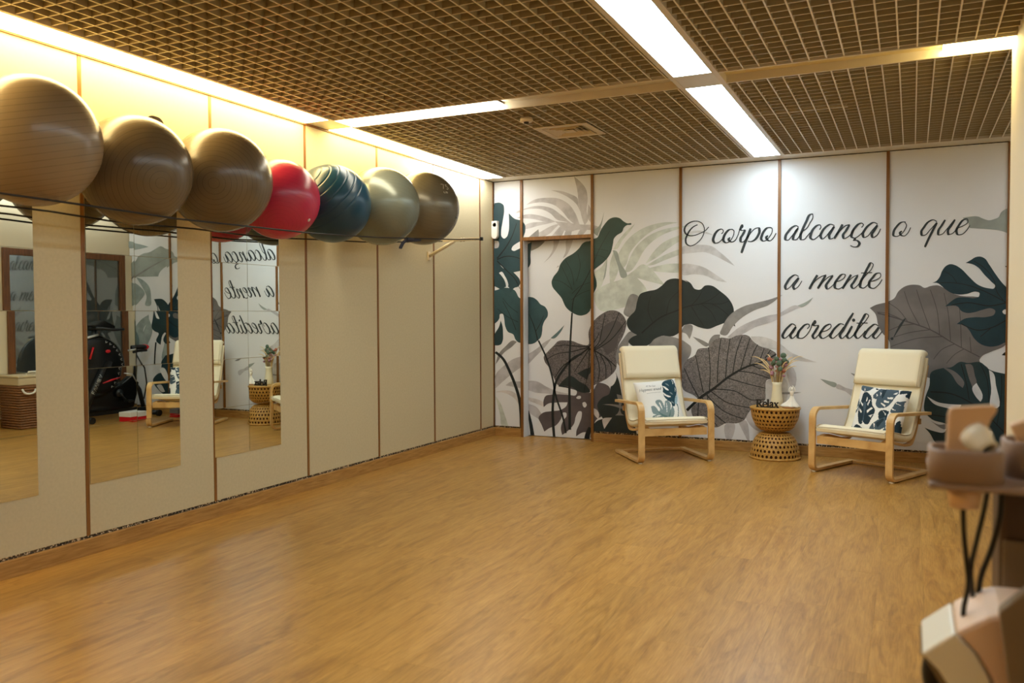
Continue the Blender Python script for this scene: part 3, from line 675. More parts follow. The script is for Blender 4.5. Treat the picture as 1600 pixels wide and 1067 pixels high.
# ------------------------------------------------------------------ the lettering
TX = {'t1': (1060, 330, 10.0), 't2': (1215, 320, 8.889), 't3': (1385, 320, 8.0), 't4': (1215, 400, 8.889), 't5': (1215, 470, 7.619)}
WORDS = [
 ('t1', 20, 10, ['300,212 240,240 180,300 140,370 115,440 128,510 180,541 240,528 310,480 370,410 402,330 405,260 370,190 310,160 240,158 160,190 110,240 95,300 115,350 170,380 250,378 340,345 420,305 475,245']),
 ('t1', 30, 11, ['672,352 695,335 703,305 682,282 640,288 590,330 555,400 545,460 570,495 620,492 670,455 712,400', '850,284 800,288 750,330 715,390 705,460 740,492 790,480 840,420 868,350 865,300 838,284', '812,412 785,435 800,465 840,480 880,462 925,390 955,300 975,235 990,212 998,235 975,270 962,292 1000,300 1046,290',
                  '1046,292 1010,360 972,430 978,475 1012,480 1050,440 1095,370', '1130,268 1090,380 1040,500 985,655', '1085,410 1150,315 1210,268 1255,262 1268,310 1240,390 1190,450 1130,475 1085,468', '1440,254 1390,260 1340,310 1305,380 1296,440 1325,467 1370,455 1430,390 1465,320 1460,265 1425,254', '1402,382 1375,405 1390,445 1430,463 1475,430 1526,342']),
 ('t2', 27, 10, ['292,312 262,290 210,308 150,370 110,440 112,485 140,492 190,445 240,380 288,315', '285,325 250,380 220,440 220,482 255,485 310,425 345,370', '345,365 400,330 450,250 490,170 487,127 455,135 400,230 345,350 318,430 328,482 365,482 415,430 455,385', '582,345 602,310 590,280 555,285 510,320 465,400 458,462 490,482 550,450 605,395',
                  '790,290 740,270 680,300 620,370 598,440 620,474 670,440 730,365 785,300', '788,300 745,370 715,440 728,472 775,462', '903,272 860,350 785,470', '805,430 880,345 950,288 1003,275', '998,280 950,360 908,430 922,467 970,450 1030,390 1060,335', '1165,315 1192,275 1170,256 1130,265 1085,305 1035,390 1028,445 1065,462 1130,430 1195,365',
                  '1085,465 1060,492 1110,500 1137,535 1115,575 1060,586 1010,565', '1388,268 1340,245 1270,280 1210,350 1183,412 1200,452 1245,438 1310,360 1385,275', '1388,285 1340,360 1308,420 1322,452 1370,432 1430,332']),
 ('t3', 22, 8, ['240,214 190,218 130,270 90,340 90,385 125,396 180,370 230,310 250,250 225,212', '195,328 170,350 182,378 222,390 262,360 303,283', '632,212 590,188 530,210 470,280 436,340 446,382 482,378 540,320 625,225', '632,222 580,320 530,420 480,530', '735,188 690,260 648,330 652,374 692,368 750,310 835,205', '858,184 810,260 768,330 775,374 822,360 885,295',
                 '885,290 960,262 1018,215 1012,178 970,185 910,250 875,330 890,371 940,370 1000,322 1042,257']),
 ('t4', 27, 9, ['292,284 250,262 190,292 130,370 106,432 120,462 160,442 230,362 290,295', '296,305 250,370 218,430 235,464 280,432 338,345', '553,264 500,350 440,460', '470,412 550,322 620,280 676,262', '668,268 620,350 558,452', '578,422 660,330 720,285 772,268', '768,274 710,350 672,420 690,457 740,430 805,365', '800,358 870,340 932,290 940,256 905,253 840,310 795,390 800,442 850,457 905,425',
                 '1022,258 970,340 900,455', '920,425 1000,332 1070,280 1122,263', '1114,272 1060,360 1026,420 1048,450 1100,420 1155,350', '1155,355 1230,260 1310,170 1326,112 1300,94 1260,150 1200,270 1152,370 1150,432 1190,446 1240,412 1295,348', '1158,236 1312,230', '1298,352 1370,330 1432,280 1425,240 1380,240 1320,300 1272,370 1280,432 1330,450 1390,412 1452,325']),
 ('t5', 23, 8, ['216,298 180,274 130,308 80,370 60,422 80,446 120,422 180,350 216,303', '220,310 180,370 152,420 172,447 210,422 252,365', '352,332 378,300 370,278 335,282 290,320 243,390 243,436 290,446 350,402', '350,402 390,340 420,262 440,235 447,252 418,288 450,296 494,290', '490,298 445,370 418,422 435,447 480,412 522,360', '520,368 590,350 637,300 630,280 590,288 530,350 503,412 530,446 580,430 645,365',
                 '792,286 755,272 700,308 645,380 628,425 650,446 700,416 785,310', '902,144 840,240 780,350 742,420 762,447 810,412 855,355', '888,300 850,370 826,422 848,446 900,412 945,355', '940,360 1000,290 1060,220 1082,172 1060,155 1010,220 950,340 922,412 950,446 1000,412 1045,355', '940,266 1072,264', '1202,302 1160,278 1110,308 1050,380 1033,426 1060,446 1110,412 1200,308', '1208,315 1170,370 1138,425 1162,447 1200,417 1243,362'])]
def letter_polys(k, thick, thin, strokes):
    ox, oy, sc = TX[k]; polys = []
    for s in strokes:
        pts = [(ox + float(a) / sc, oy + float(b) / sc) for a, b in (w.split(',') for w in s.split())]
        q = smooth(pts, 7, False)
        def wd(t, d): return (thin + (thick - thin) * max(0.0, d[1]) ** 1.3 * min(1, 0.45 + 5 * t, 0.45 + 5 * (1 - t))) / sc
        a, b = ribbon_quads(q, wd)
        for i in range(len(a) - 1): polys.append([(*a[i], False), (*a[i + 1], False), (*b[i + 1], False), (*b[i], False)])
    return polys
ink_text = print_material('ink_text', (48, 55, 58))
for k, a, b, st in WORDS:
    place(letter_polys(k, a * 1.42, b * 1.4, st), 'lettering', ink_text)
def dot(k, x, y, r):
    ox, oy, sc = TX[k]; return [(ox + (x + r * math.cos(a * PI / 8)) / sc, oy + (y + r * math.sin(a * PI / 8)) / sc, False) for a in range(16)]
place([dot('t5', 905, 230, 20), dot('t5', 1363, 450, 17)], 'lettering', ink_text)
ox, oy, sc = TX['t5']
place([[(ox + x / sc, oy + y / sc, False) for x, y in ((1505, 212), (1530, 208), (1480, 290), (1386, 432), (1380, 428), (1445, 290))]], 'lettering', ink_text)
# ------------------------------------------------------------------ mirrors on the left wall: glued square tiles
mirror_m = mat('mirror_glass', (226, 230, 220), 0.0, metal=1.0)
TILE, TZ0 = 0.3145, 0.382
tile_me = MB().box(0, 0.004, -TILE / 2 + 0.0012, TILE / 2 - 0.0012, -TILE / 2 + 0.0012, TILE / 2 - 0.0012).mesh('mirror_tile', mirror_m)
rt = random.Random(3)
def mirror(y0, label, tilts):
    t = thing('wall_mirror', label, 'mirror', (0.0005, y0 + TILE, TZ0), 0, 'tiled wall mirrors under the exercise balls')
    for c in range(2):
        for r in range(5):
            ry, rz = tilts.get((c, r), (rt.uniform(-.0016, .0016), rt.uniform(-.0022, .0022)))
            inst('mirror_tile', tile_me, t, (0.0012, (c - 0.5) * TILE, (r + 0.5) * TILE), (0, ry, rz))
mirror(2.205, 'tall tiled mirror cut by the left edge of the picture, under the largest near ball', {})
mirror(3.134, 'tall tiled mirror reflecting the black exercise bike and the armchair', {})
mirror(4.042, 'tall tiled mirror reflecting the lettering and the rattan side table', {})

# ------------------------------------------------------------------ exercise balls on two taut cords
taupe = ball_material('vinyl_taupe', (148, 126, 96), 0.27)
taupe2 = ball_material('vinyl_taupe_dark', (110, 93, 68), 0.27)
grey_v = ball_material('vinyl_grey_green', (122, 126, 112), 0.26, line=0.2, metal=0.3)
brown_v = ball_material('vinyl_grey_brown', (112, 104, 86), 0.26, line=0.25, metal=0.3)
pink_v = ball_material('vinyl_pink', (186, 44, 74), 0.27, line=0.3)
blue_v = ball_material('vinyl_blue', (20, 60, 80), 0.28, line=0.0)
ink_m = mat('moulded_mark', (40, 36, 32), 0.4); pale_m = mat('pale_mark', (206, 200, 184), 0.4)
BALLS = []   # (y, z, r)
def ball(y, z, r, m, label, axis, marks=None, ridges=False):
    t = thing('exercise_ball', label, 'exercise ball', (r + 0.001, y, z), 0, 'exercise balls on the wall rack')
    q = Vector((0, 0, 1)).rotation_difference(Vector(axis)).to_matrix().to_4x4()
    prof = []
    for i in range(241):
        a = PI * i / 240; rr = r
        if ridges and 0.08 < a / PI < 0.50:
            k = ((a / PI - 0.08) / 0.42 * 6) % 1.0
            rr = r - 0.0035 * max(0, 1 - abs(k - 0.5) / 0.11)
        prof.append((max(1e-4, rr * math.sin(a)), rr * math.cos(a)))
    sh = MB().lathe(prof, 64).build('shell', m, t); sh.rotation_euler = q.to_euler()
    BALLS.append((y, z, r))
    for (kind, d, mm) in (marks or []):
        d = Vector(d).normalized(); qq = Vector((0, 0, 1)).rotation_difference(d).to_matrix().to_4x4(); qq.translation = d * r
        if kind == 'plug':
            MB().lathe([(0.011, -0.004), (0.012, 0.002), (0.009, 0.004), (0.001, 0.004)], 14).xf(qq).build('valve_plug', mm, t)
        elif kind == 'slot':
            MB().lathe([(0.02, -0.004), (0.02, 0.0015), (0.001, 0.0016)], 16).xf(Matrix.Diagonal((0.5, 1.3, 1, 1))).xf(qq).build('valve_plug', mm, t)
        else:   # strokes of a printed size, given in a small frame (u to the right, v up)
            mb = MB(); e3 = d; e1 = Vector((0, 0, 1)).cross(e3).normalized(); e2 = e3.cross(e1)
            for st in kind:
                pts = [(e3 * r + e1 * u + e2 * v).normalized() * (r + 0.0012) for u, v in st]
                mb.tube(pts, 0.0016, 5)
            mb.build('size_mark', mm, t)
    return t
num75 = [[(-.035, .04), (-.008, .04), (-.028, -.005)], [(.036, .04), (.012, .04), (.010, .022), (.028, .02), (.034, .006), (.022, -.006), (.008, -.002)],
         [(-.03, -.03), (-.036, -.037), (-.03, -.045), (-.022, -.042)], [(-.012, -.045), (-.012, -.03), (-.004, -.032), (-.003, -.045)], [(-.003, -.032), (.005, -.032), (.006, -.045)]]
ball(2.630, 2.118, 0.303, taupe, 'big taupe exercise ball cut by the left edge of the picture', (0.0, -0.28, 1))
ball(3.222, 2.070, 0.290, taupe2, 'taupe exercise ball second from the left, with a dark sensor showing above it', (1.05, -0.28, -0.37))
ball(3.816, 2.100, 0.304, taupe2, 'taupe exercise ball third from the left, beside the pink ball', (0.6, -0.77, -0.2))
ball(4.386, 2.060, 0.262, pink_v, 'shiny pink exercise ball hanging between the taupe and the blue ball', (-0.5, 0.6, 0.8), [('plug', (0.75, 0.1, -0.5), pale_m)])
ball(4.925, 2.092, 0.277, blue_v, 'dark blue exercise ball with raised ridges on its upper half', (-0.15, -0.72, 0.62), None, True)
ball(5.512, 2.138, 0.300, grey_v, 'grey green pearly exercise ball right of the blue ridged ball', (-0.5, 0.5, 0.8))
ball(6.118, 2.190, 0.306, brown_v, 'grey brown exercise ball farthest right, printed with its size', (0.5, -0.2, 0.75), [(num75, (0.80, -0.22, 0.42), pale_m), ('slot', (0.93, 0.20, -0.28), black_m)])

cord_m = mat('black_cord', (24, 18, 14), 0.5)
steel_m = mat('bright_steel', (200, 198, 190), 0.22, metal=0.9)
bracket_m = mat('bracket_paint', (226, 212, 184), 0.4)
XC, XB = 0.545, 0.05
def cord_z(y, x):
    """height of the cord: just under the balls it carries"""
    return None
def bracket(y, z, label):
    t = thing('wall_bracket', label, 'bracket', (0, y, z), 0, 'brackets of the ball rack')
    MB().box(0.0005, 0.008, -0.022, 0.022, -0.175, -0.095).build('wall_plate', bracket_m, t, bevel=0.002)
    MB().box(0.0005, 0.535, -0.012, 0.012, -0.012, 0.012).build('arm', bracket_m, t, bevel=0.002)
    MB().tube([(0.008, 0, -0.135), (0.27, 0, -0.012)], 0.016, 10).build('strut', bracket_m, t)
    MB().box(0.535, 0.56, -0.014, 0.014, -0.016, 0.014).build('end_cap', black_m, t, bevel=0.002)
    e = MB()
    for k, x in enumerate((0.33, 0.36)): e.tube([(x + 0.012 * math.cos(a), 0.016, 0.016 * math.sin(a)) for a in np.linspace(0, 2 * PI, 13)[:-1]], 0.0035, 6, closed=True)
    e.build('shackle', steel_m, t)
    MB().tube([(0.40, 0.016, 0), (0.45, 0.016, 0)], 0.008, 8).build('turnbuckle', steel_m, t)
    MB().lathe([(0.001, -0.03), (0.012, -0.012), (0.012, 0.01), (0.001, 0.03)], 10, (0.385, 0.016, 0), axis='x').build('cord_knot', black_m, t)
    MB().lathe([(0.001, -0.03), (0.013, -0.008), (0.006, 0.02), (0.001, 0.03)], 10, (0.485, 0.016, 0), axis='x').build('cord_knot', black_m, t)
    return t
bracket(6.72, 1.972, 'cream wall bracket with steel shackles at the far end of the ball rack')
bracket(1.60, 1.812, 'near wall bracket of the ball rack, out of the picture')
def cord(xf, label, zf):
    pts = [(xf(y), y, zf(y)) for y in np.linspace(1.60, 6.72, 60)]
    o = MB().tube(pts, 0.0055, 6).build('rack_cord', cord_m); tag(o, label, 'cord', 'cords of the ball rack')
    return o
cord(lambda y: float(np.interp(y, [1.6, 2.3, 6.72], [0.41, 0.43, 0.545])), 'black taut cord running in front of the exercise balls',
     lambda y: float(np.interp(y, [1.6, 2.385, 2.766, 3.34, 3.826, 4.472, 5.159, 6.18, 6.72], [1.836, 1.835, 1.830, 1.818, 1.824, 1.832, 1.861, 1.925, 1.968])))
cord(lambda y: 0.15, 'black taut cord behind the exercise balls, close to the wall',
     lambda y: float(np.interp(y, [1.6, 2.81, 3.2, 3.77, 4.38, 4.79, 5.51, 6.12, 6.72], [1.815, 1.820, 1.804, 1.816, 1.812, 1.835, 1.868, 1.914, 1.966])))
navy_m = mat('navy_strap', (24, 26, 40), 0.7)
s_ = MB()
for k, (a, b, c) in enumerate(((0.0, 0.0, 0.10), (-0.03, -0.05, 0.03))):
    pass
t = thing('strap', 'short navy strap knotted on the front cord under the grey green ball', 'strap', (0.5145, 5.50, 1.8775))
t.scale = (1.0, 1.5, 1.5)
MB().tube([(0, 0.16, 0.004), (0.003, 0.08, 0.0), (0.006, 0.02, -0.002)], [0.004, 0.010, 0.011], 8).build('band', navy_m, t)
MB().loft([[(0.008, y - 0.012, z + .002), (0.012, y + 0.012, z), (0.010, y + .012, z - .006), (0.006, y - .012, z - .006)] for y, z in ((0.02, 0.0), (-0.02, -0.02), (-0.045, -0.048))]).build('loose_end', navy_m, t)
o = MB().lathe([(0.055, 0.0), (0.06, 0.02), (0.05, 0.05), (0.02, 0.062), (0.001, 0.064)], 24, (0.0005, 3.59, 2.405), axis='x').build('wall_sensor', mat('brown_sensor', (22, 14, 10), 0.8, spec=0.05))
tag(o, 'dark brown round wall sensor peeking out above the second taupe ball', 'sensor')

# ------------------------------------------------------------------ things on the ceiling and by the far corner
t = thing('air_vent', 'square beige air vent with nested louvres in the lattice ceiling', 'vent', (1.655, 6.06, HC - 0.004))
def sqring(mb, r0, r1, z0, z1, zi):
    a = [(-r0, -r0), (r0, -r0), (r0, r0), (-r0, r0)]; b = [(-r1, -r1), (r1, -r1), (r1, r1), (-r1, r1)]
    o = len(mb.v)
    mb.v += [(x, y, z0) for x, y in a] + [(x, y, zi) for x, y in b] + [(x, y, z0 + 0.006) for x, y in a] + [(x, y, zi + 0.006) for x, y in b]
    for i in range(4):
        j = (i + 1) % 4
        mb.face((o + i, o + j, o + 4 + j, o + 4 + i)); mb.face((o + 8 + i, o + 12 + i, o + 12 + j, o + 8 + j))
        mb.face((o + i, o + 8 + i, o + 8 + j, o + j)); mb.face((o + 4 + i, o + 4 + j, o + 12 + j, o + 12 + i))
    return mb
vent_m = mat('vent_paint', (214, 194, 158), 0.45)
sqring(MB(), 0.215, 0.165, -0.004, 0, -0.004).build('frame', vent_m, t)
MB().box(-0.20, 0.20, -0.20, 0.20, 0.022, 0.028).build('duct', dark_m, t)
for k, r in enumerate((0.155, 0.118, 0.082)):
    sqring(MB(), r, r - 0.032, -0.006, 0, 0.014).build('louvre', vent_m, t)
MB().box(-0.042, 0.042, -0.042, 0.042, -0.006, -0.001).build('louvre', vent_m, t)
t = thing('smoke_detector', 'small beige detector hanging under the lattice ceiling near the vent', 'detector', (1.545, 5.50, HC + 0.003))
MB().lathe([(0.02, 0), (0.02, -0.008), (0.042, -0.012), (0.046, -0.035), (0.040, -0.042), (0.001, -0.042)], 20).build('body', vent_m, t)
MB().lathe([(0.018, -0.042), (0.018, -0.052), (0.001, -0.054)], 14).build('sensor', dark_m, t)
t = thing('air_freshener', 'small white wall dispenser with a round black eye in the far corner', 'dispenser', (0.040, YB - 0.0175, 2.187))
pr = [(0.032 * math.cos(a), 0.063 + 0.032 * math.sin(a)) for a in np.linspace(0, PI, 9)] + [(0.032 * math.cos(a), -0.063 + 0.032 * math.sin(a)) for a in np.linspace(PI, 2 * PI, 9)]
MB().prism([(-0.034, 0.094), (-0.034, -0.06)] + [(0.034 * math.cos(a), -0.06 + 0.034 * math.sin(a)) for a in np.linspace(PI, 2 * PI, 9)][1:-1] + [(0.034, -0.06), (0.034, 0.094)], 0, -0.045).build('case', white_m, t, bevel=0.006)
MB().lathe([(0.021, 0), (0.021, 0.004), (0.001, 0.005)], 20, (0.004, -0.045, 0.052), axis='y').build('eye', black_m, t)

# ------------------------------------------------------------------ the two bent-wood armchairs
birch_m = wood_material('birch', (196, 152, 92), (224, 186, 124), (4, 4, 4), 0.4)
canvas_m = mat('canvas', (238, 226, 196), 0.85, bump=0.3, bscale=350)
piping_m = mat('canvas_piping', (206, 190, 158), 0.85)
glide_m = mat('glide', (236, 228, 206), 0.4)
def rrect(w, t, n=5):
    """rounded bar section, w across and t thick"""
    r = t * 0.46; pts = []
    for cx_, cy_, a0 in ((w / 2 - r, t / 2 - r, 0), (-w / 2 + r, t / 2 - r, PI / 2), (-w / 2 + r, -t / 2 + r, PI), (w / 2 - r, -t / 2 + r, 1.5 * PI)):
        for k in range(n): a = a0 + k / (n - 1) * PI / 2; pts.append((cx_ + r * math.cos(a), cy_ + r * math.sin(a)))
    return pts
def cushion_loft(mb, path, w, th, crown=0.0, wfun=None):
    P = [np.array(p, float) for p in path]; k = len(P); rings = []
    for i in range(k):
        tt = P[min(i + 1, k - 1)] - P[max(i - 1, 0)]; tt /= np.linalg.norm(tt); nn = np.array([-tt[1], tt[0]])
        s = i / (k - 1); f = min(1.0, 0.35 + 6 * s, 0.35 + 6 * (1 - s)); ww = w * (wfun(s) if wfun else 1)
        ring = []
        for x, y in rrect(ww, th * f):
            bulge = crown * (1 - (2 * x / ww) ** 2) * (1 if y > 0 else 0.3)
            q = P[i] + nn * (y + bulge * np.sign(y) * f); ring.append((x, q[0], q[1]))
        rings.append(ring)
    return mb.loft(rings)
SEAT = smooth([(-0.345, 0.352), (-0.30, 0.360), (-0.16, 0.338), (0.02, 0.305), (0.10, 0.312), (0.155, 0.375), (0.21, 0.49), (0.27, 0.64), (0.318, 0.77), (0.352, 0.865), (0.372, 0.925)], 4, False)
def armchair(x, y, rz, label):
    t = thing('armchair', label, 'armchair', (x, y, 0), rz, 'bent-wood armchairs by the mural')
    side = rounded([(0.305, 0.487), (-0.335, 0.522), (-0.345, 0.020), (0.30, 0.020)], [0, 0.075, 0.055, 0], 7)
    for s in (-1, 1):
        MB().sweep_rect(side, s * 0.32 - 0.028, s * 0.32 + 0.028, 0.024).build('side_frame', birch_m, t, bevel=0.003)
        g = MB(); g.box(s * 0.32 - 0.014, s * 0.32 + 0.014, -0.315, -0.285, 0.0, 0.0085); g.build('glide', glide_m, t)
        g = MB(); g.box(s * 0.32 - 0.014, s * 0.32 + 0.014, 0.26, 0.29, 0.0, 0.0085); g.build('glide', glide_m, t)
        # laminated rail carrying seat and back
        MB().sweep_rect([(p[0] + 0.03, p[1] - 0.058) for p in SEAT], s * 0.255 - 0.02, s * 0.255 + 0.02, 0.018).build('seat_rail', birch_m, t)
    MB().box(-0.292, 0.292, -0.322, -0.300, 0.236, 0.300).build('front_rail', birch_m, t, bevel=0.003)
    MB().box(-0.292, 0.292, 0.262, 0.298, 0.012, 0.030).build('floor_stretcher', birch_m, t, bevel=0.003)
    MB().box(-0.292, 0.292, 0.225, 0.250, 0.40, 0.445).build('back_stretcher', birch_m, t, bevel=0.003)
    cu = cushion_loft(MB(), SEAT, 0.575, 0.062, 0.006).build('cushion', canvas_m, t)
    # welt around the rim of the cushion
    P = [np.array(p) for p in SEAT]
    w = MB()
    for s in (-1, 1):
        pts = []
        for i in range(1, len(P) - 1):
            tt = P[i + 1] - P[i - 1]; tt /= np.linalg.norm(tt); nn = np.array([-tt[1], tt[0]]); q = P[i] + nn * 0.027; pts.append((s * 0.281, q[0], q[1]))
        MB().tube(pts, 0.0045, 6).build('welt', piping_m, cu)
    a = P[1] + np.array([-0.012, 0.024]); w.tube([(-0.281, a[0], a[1]), (-0.1, a[0], a[1] + .004), (0.1, a[0], a[1] + .004), (0.281, a[0], a[1])], 0.0045, 6)
    w.build('welt', piping_m, cu)
    hp = [(p[0] - 0.043, p[1] + 0.012) for p in SEAT if p[1] > 0.695 and p[0] > 0.2]
    hp = [(hp[0][0] - 0.004, hp[0][1] - 0.02)] + hp + [(hp[-1][0] + 0.02, hp[-1][1] + 0.022), (hp[-1][0] + 0.055, hp[-1][1] + 0.02)]
    hd = cushion_loft(MB(), smooth(hp, 4, False), 0.555, 0.085, 0.012).build('headrest', canvas_m, t)
    w = MB(); q = smooth(hp, 4, False)
    for s in (-1, 1): MB().tube([(s * 0.262, p[0] - 0.036, p[1] - .004) for p in q[2:-6]], 0.004, 6).build('welt', piping_m, hd)
    return t
def yaw_of(fx, fy): return math.atan2(-fx, fy) + PI     # local -y looks along (fx, fy)
A1 = (2.375, 7.020); 
def chair_at(fl, fr, label):
    """front feet of the chair, left and right as seen from the camera"""
    ax, ay = fr[0] - fl[0], fr[1] - fl[1]; L = math.hypot(ax, ay); ax, ay = ax / L, ay / L
    fx, fy = ay, -ax                       # forward
    rz = math.atan2(ay, ax); mx, my = (fl[0] + fr[0]) / 2, (fl[1] + fr[1]) / 2
    ox, oy = mx - fx * 0.325, my - fy * 0.325
    return armchair(ox, oy, rz, label), (ox, oy, rz)
ch1, C1 = chair_at((1.933, 7.009), (2.450, 7.393), 'cream armchair left of the rattan table, holding the pillow with lettering')
ch2, C2 = chair_at((3.316, 7.241), (3.901, 6.974), 'cream armchair right of the rattan table, holding the leaf-patterned pillow')

# ------------------------------------------------------------------ throw pillows
def homography(src):
    A, b = [], []
    for (x, y), (u, v) in zip(src, ((0, 1), (1, 1), (1, 0), (0, 0))):
        A.append([x, y, 1, 0, 0, 0, -u * x, -u * y]); b.append(u); A.append([0, 0, 0, x, y, 1, -v * x, -v * y]); b.append(v)
    h = np.linalg.solve(np.array(A, float), np.array(b, float)); return np.append(h, 1).reshape(3, 3)
def inside(poly, X, Y):
    r = np.zeros(X.shape, bool); n = len(poly)
    for i in range(n):
        x0, y0 = poly[i - 1]; x1, y1 = poly[i]
        c = ((y0 > Y) != (y1 > Y)) & (X < (x1 - x0) * (Y - y0) / (y1 - y0 + 1e-12) + x0); r ^= c
    return r
def pillow(label, size, thick, corners, prints, mats, M, group):
    t = thing('throw_pillow', label, 'pillow', M.translation, 0, group); t.rotation_euler = M.to_euler()
    H = homography(corners); N = 88
    g = np.linspace(0, 1, N + 1); U, V = np.meshgrid(g, g)
    def pos(u, v, side=1):
        a, b = 2 * u - 1, 2 * v - 1
        pin = 1 - 0.045 * (1 - b * b) * abs(a) ** 3; pin2 = 1 - 0.045 * (1 - a * a) * abs(b) ** 3
        h = thick / 2 * max(0.0, (1 - a ** 4) * (1 - b ** 4)) ** 0.55
        return (a * size / 2 * pin, -side * h, b * size / 2 * pin2)
    gc = (g[:-1] + g[1:]) / 2; UC, VC = np.meshgrid(gc, gc); idx = np.zeros(UC.shape, int)
    for mi, s in prints:
        pl = [(float(q.split(',')[0]), float(q.split(',')[1])) for q in s.split()]
        if len(pl) > 4: pl = smooth(pl, 4)
        pp = []
        for x, y in pl:
            w = H @ np.array([x, y, 1]); pp.append((w[0] / w[2], w[1] / w[2]))
        idx[inside(pp, UC, VC)] = mi
    mb = MB()
    for j in range(N + 1):
        for i in range(N + 1): mb.v.append(pos(g[i], g[j]))
    for j in range(N):
        for i in range(N): a = j * (N + 1) + i; mb.face((a, a + 1, a + N + 2, a + N + 1), int(idx[j, i]), True)
    mb.build('front_cover', mats, t)
    bk = MB(); K = 16; gb = np.linspace(0, 1, K + 1)
    for j in range(K + 1):
        for i in range(K + 1): bk.v.append(pos(gb[i], gb[j], -1))
    for j in range(K):
        for i in range(K): a = j * (K + 1) + i; bk.face((a, a + 1, a + K + 2, a + K + 1), 0, True)
    bk.build('back_cover', mats[0], t)
    return t, H, pos
pil_w = mat('pillow_white', (232, 230, 226), 0.9, bump=0.2, bscale=400); pil_d = mat('pillow_navy', (24, 46, 58), 0.9); pil_m = mat('pillow_slate', (66, 84, 98), 0.9)
pil_t = mat('pillow_teal', (24, 62, 76), 0.9); pil_l = mat('pillow_pale_blue', (150, 178, 192), 0.9); pil_g = mat('pillow_grey_leaf', (124, 142, 146), 0.9); pil_s = mat('pillow_stem', (92, 120, 120), 0.9)
P1 = [(1, '560,290 600,240 700,200 790,175 830,190 860,250 880,300 900,370 880,450 830,520 810,580 800,650 740,660 720,600 650,560 590,510 560,440 570,370'),
      (0, '560,320 600,325 660,360 700,400 660,395 600,360'), (0, '565,425 640,470 700,490 740,500 690,510 620,490 575,460'), (0, '800,195 825,235 822,280 808,290 812,240'), (0, '862,320 868,380 845,425 850,370'),
      (3, '620,270 680,280 720,330 680,310'), (3, '700,420 760,440 780,470 720,450'), (3, '720,570 770,590 790,620 740,600'),
      (2, '810,560 850,500 900,440 882,560 842,625 812,620'), (4, '845,620 868,620 888,700 878,800 862,895 838,895 860,800 866,700'),
      (3, '300,640 340,630 420,690 440,722 470,700 400,600 388,570 440,540 500,550 540,600 570,680 600,560 650,560 700,620 690,720 740,640 775,720 770,800 720,860 660,885 600,860 560,820 460,840 400,860 310,850 320,790 420,770 320,740 310,700'),
      (0, '455,590 480,580 525,690 515,700'), (0, '610,600 625,640 615,760 605,740'), (0, '350,800 440,780 500,790 420,805'), (4, '400,700 520,770 640,830 650,860 600,840 500,790'), (4, '700,700 690,790 650,850 660,780')]
P2 = [(1, '455,300 430,340 420,400 385,450 370,520 360,620 375,690 395,760 450,765 460,710 500,765 570,760 610,700 650,640 680,550 640,500 620,430 610,370 560,320 500,290'),
      (0, '510,420 530,360 545,400 520,450'), (0, '395,425 455,480 450,512 402,460'), (0, '530,570 620,515 642,535 545,602'), (0, '540,480 580,400 592,420 552,500'), (0, '385,540 440,580 432,612 385,570'), (0, '570,640 645,620 612,662'), (2, '480,440 492,440 492,640 470,740 464,730 480,620'),
      (2, '640,340 700,270 720,235 860,215 1060,225 1075,280 1030,340 960,440 900,490 800,520 720,510 690,460 700,400 640,380'), (0, '890,358 1000,348 990,380 900,382'), (0, '830,400 930,420 918,440 840,432'), (0, '785,440 870,478 850,500 790,462'), (0, '695,300 722,340 700,352'), (0, '755,280 787,300 770,332'), (0, '980,300 1065,258 1042,300'), (1, '800,225 860,225 840,330 800,390 790,330'),
      (1, '1088,235 1255,220 1225,335 1178,320 1200,270 1090,297'), (2, '365,185 420,170 620,200 560,262 470,282 400,262 368,232'), (0, '448,210 472,262 452,272'), (1, '655,210 720,222 700,250 670,238'),
      (2, '1190,378 1130,400 1040,420 1000,480 950,560 1000,592 1100,590 1150,540 1170,440'), (0, '1040,428 1145,462 1040,442'), (0, '975,508 1065,542 980,532'),
      (1, '760,570 860,545 930,560 905,620 870,700 760,690'), (2, '870,640 850,890 545,885 600,790 680,720 760,680'), (0, '660,740 682,740 672,842'), (0, '825,558 885,602 868,618'), (0, '755,830 855,788 782,862'), (1, '700,740 830,660 850,680 730,800'),
      (2, '340,380 368,450 350,560 300,602 270,592 278,530 310,450'), (0, '288,540 352,498 320,562'), (1, '270,830 330,778 400,790 470,860 470,890 250,890'), (0, '338,838 445,850 340,862'), (1, '190,890 215,790 240,800 255,890'), (1, '1060,690 1110,660 1070,930 1020,930 1020,760')]
def pillow_matrix(C, lx, ly, lz, tilt, roll, yaw=0.0):
    ox, oy, rz = C
    return Matrix.Translation((ox, oy, 0)) @ Matrix.Rotation(rz, 4, 'Z') @ Matrix.Translation((lx, ly, lz)) @ Matrix.Rotation(yaw, 4, 'Z') @ Matrix.Rotation(-tilt, 4, 'X') @ Matrix.Rotation(roll, 4, 'Y')
pt, H1, pos1 = pillow('white pillow with a dark blue leaf and handwritten lettering, on the left armchair', 0.41, 0.13, [(40, 235), (905, 165), (1055, 890), (150, 885)], P1, [pil_w, pil_t, pil_l, pil_g, pil_s],
       pillow_matrix(C1, -0.01, 0.055, 0.493, 0.42, -0.08), 'pillows on the armchairs')
pillow('white pillow covered with navy monstera leaves, on the right armchair', 0.42, 0.13, [(360, 170), (1258, 215), (1065, 930), (180, 890)], P2, [pil_w, pil_d, pil_m],
       pillow_matrix(C2, 0.045, 0.065, 0.487, 0.38, 0.05), 'pillows on the armchairs')
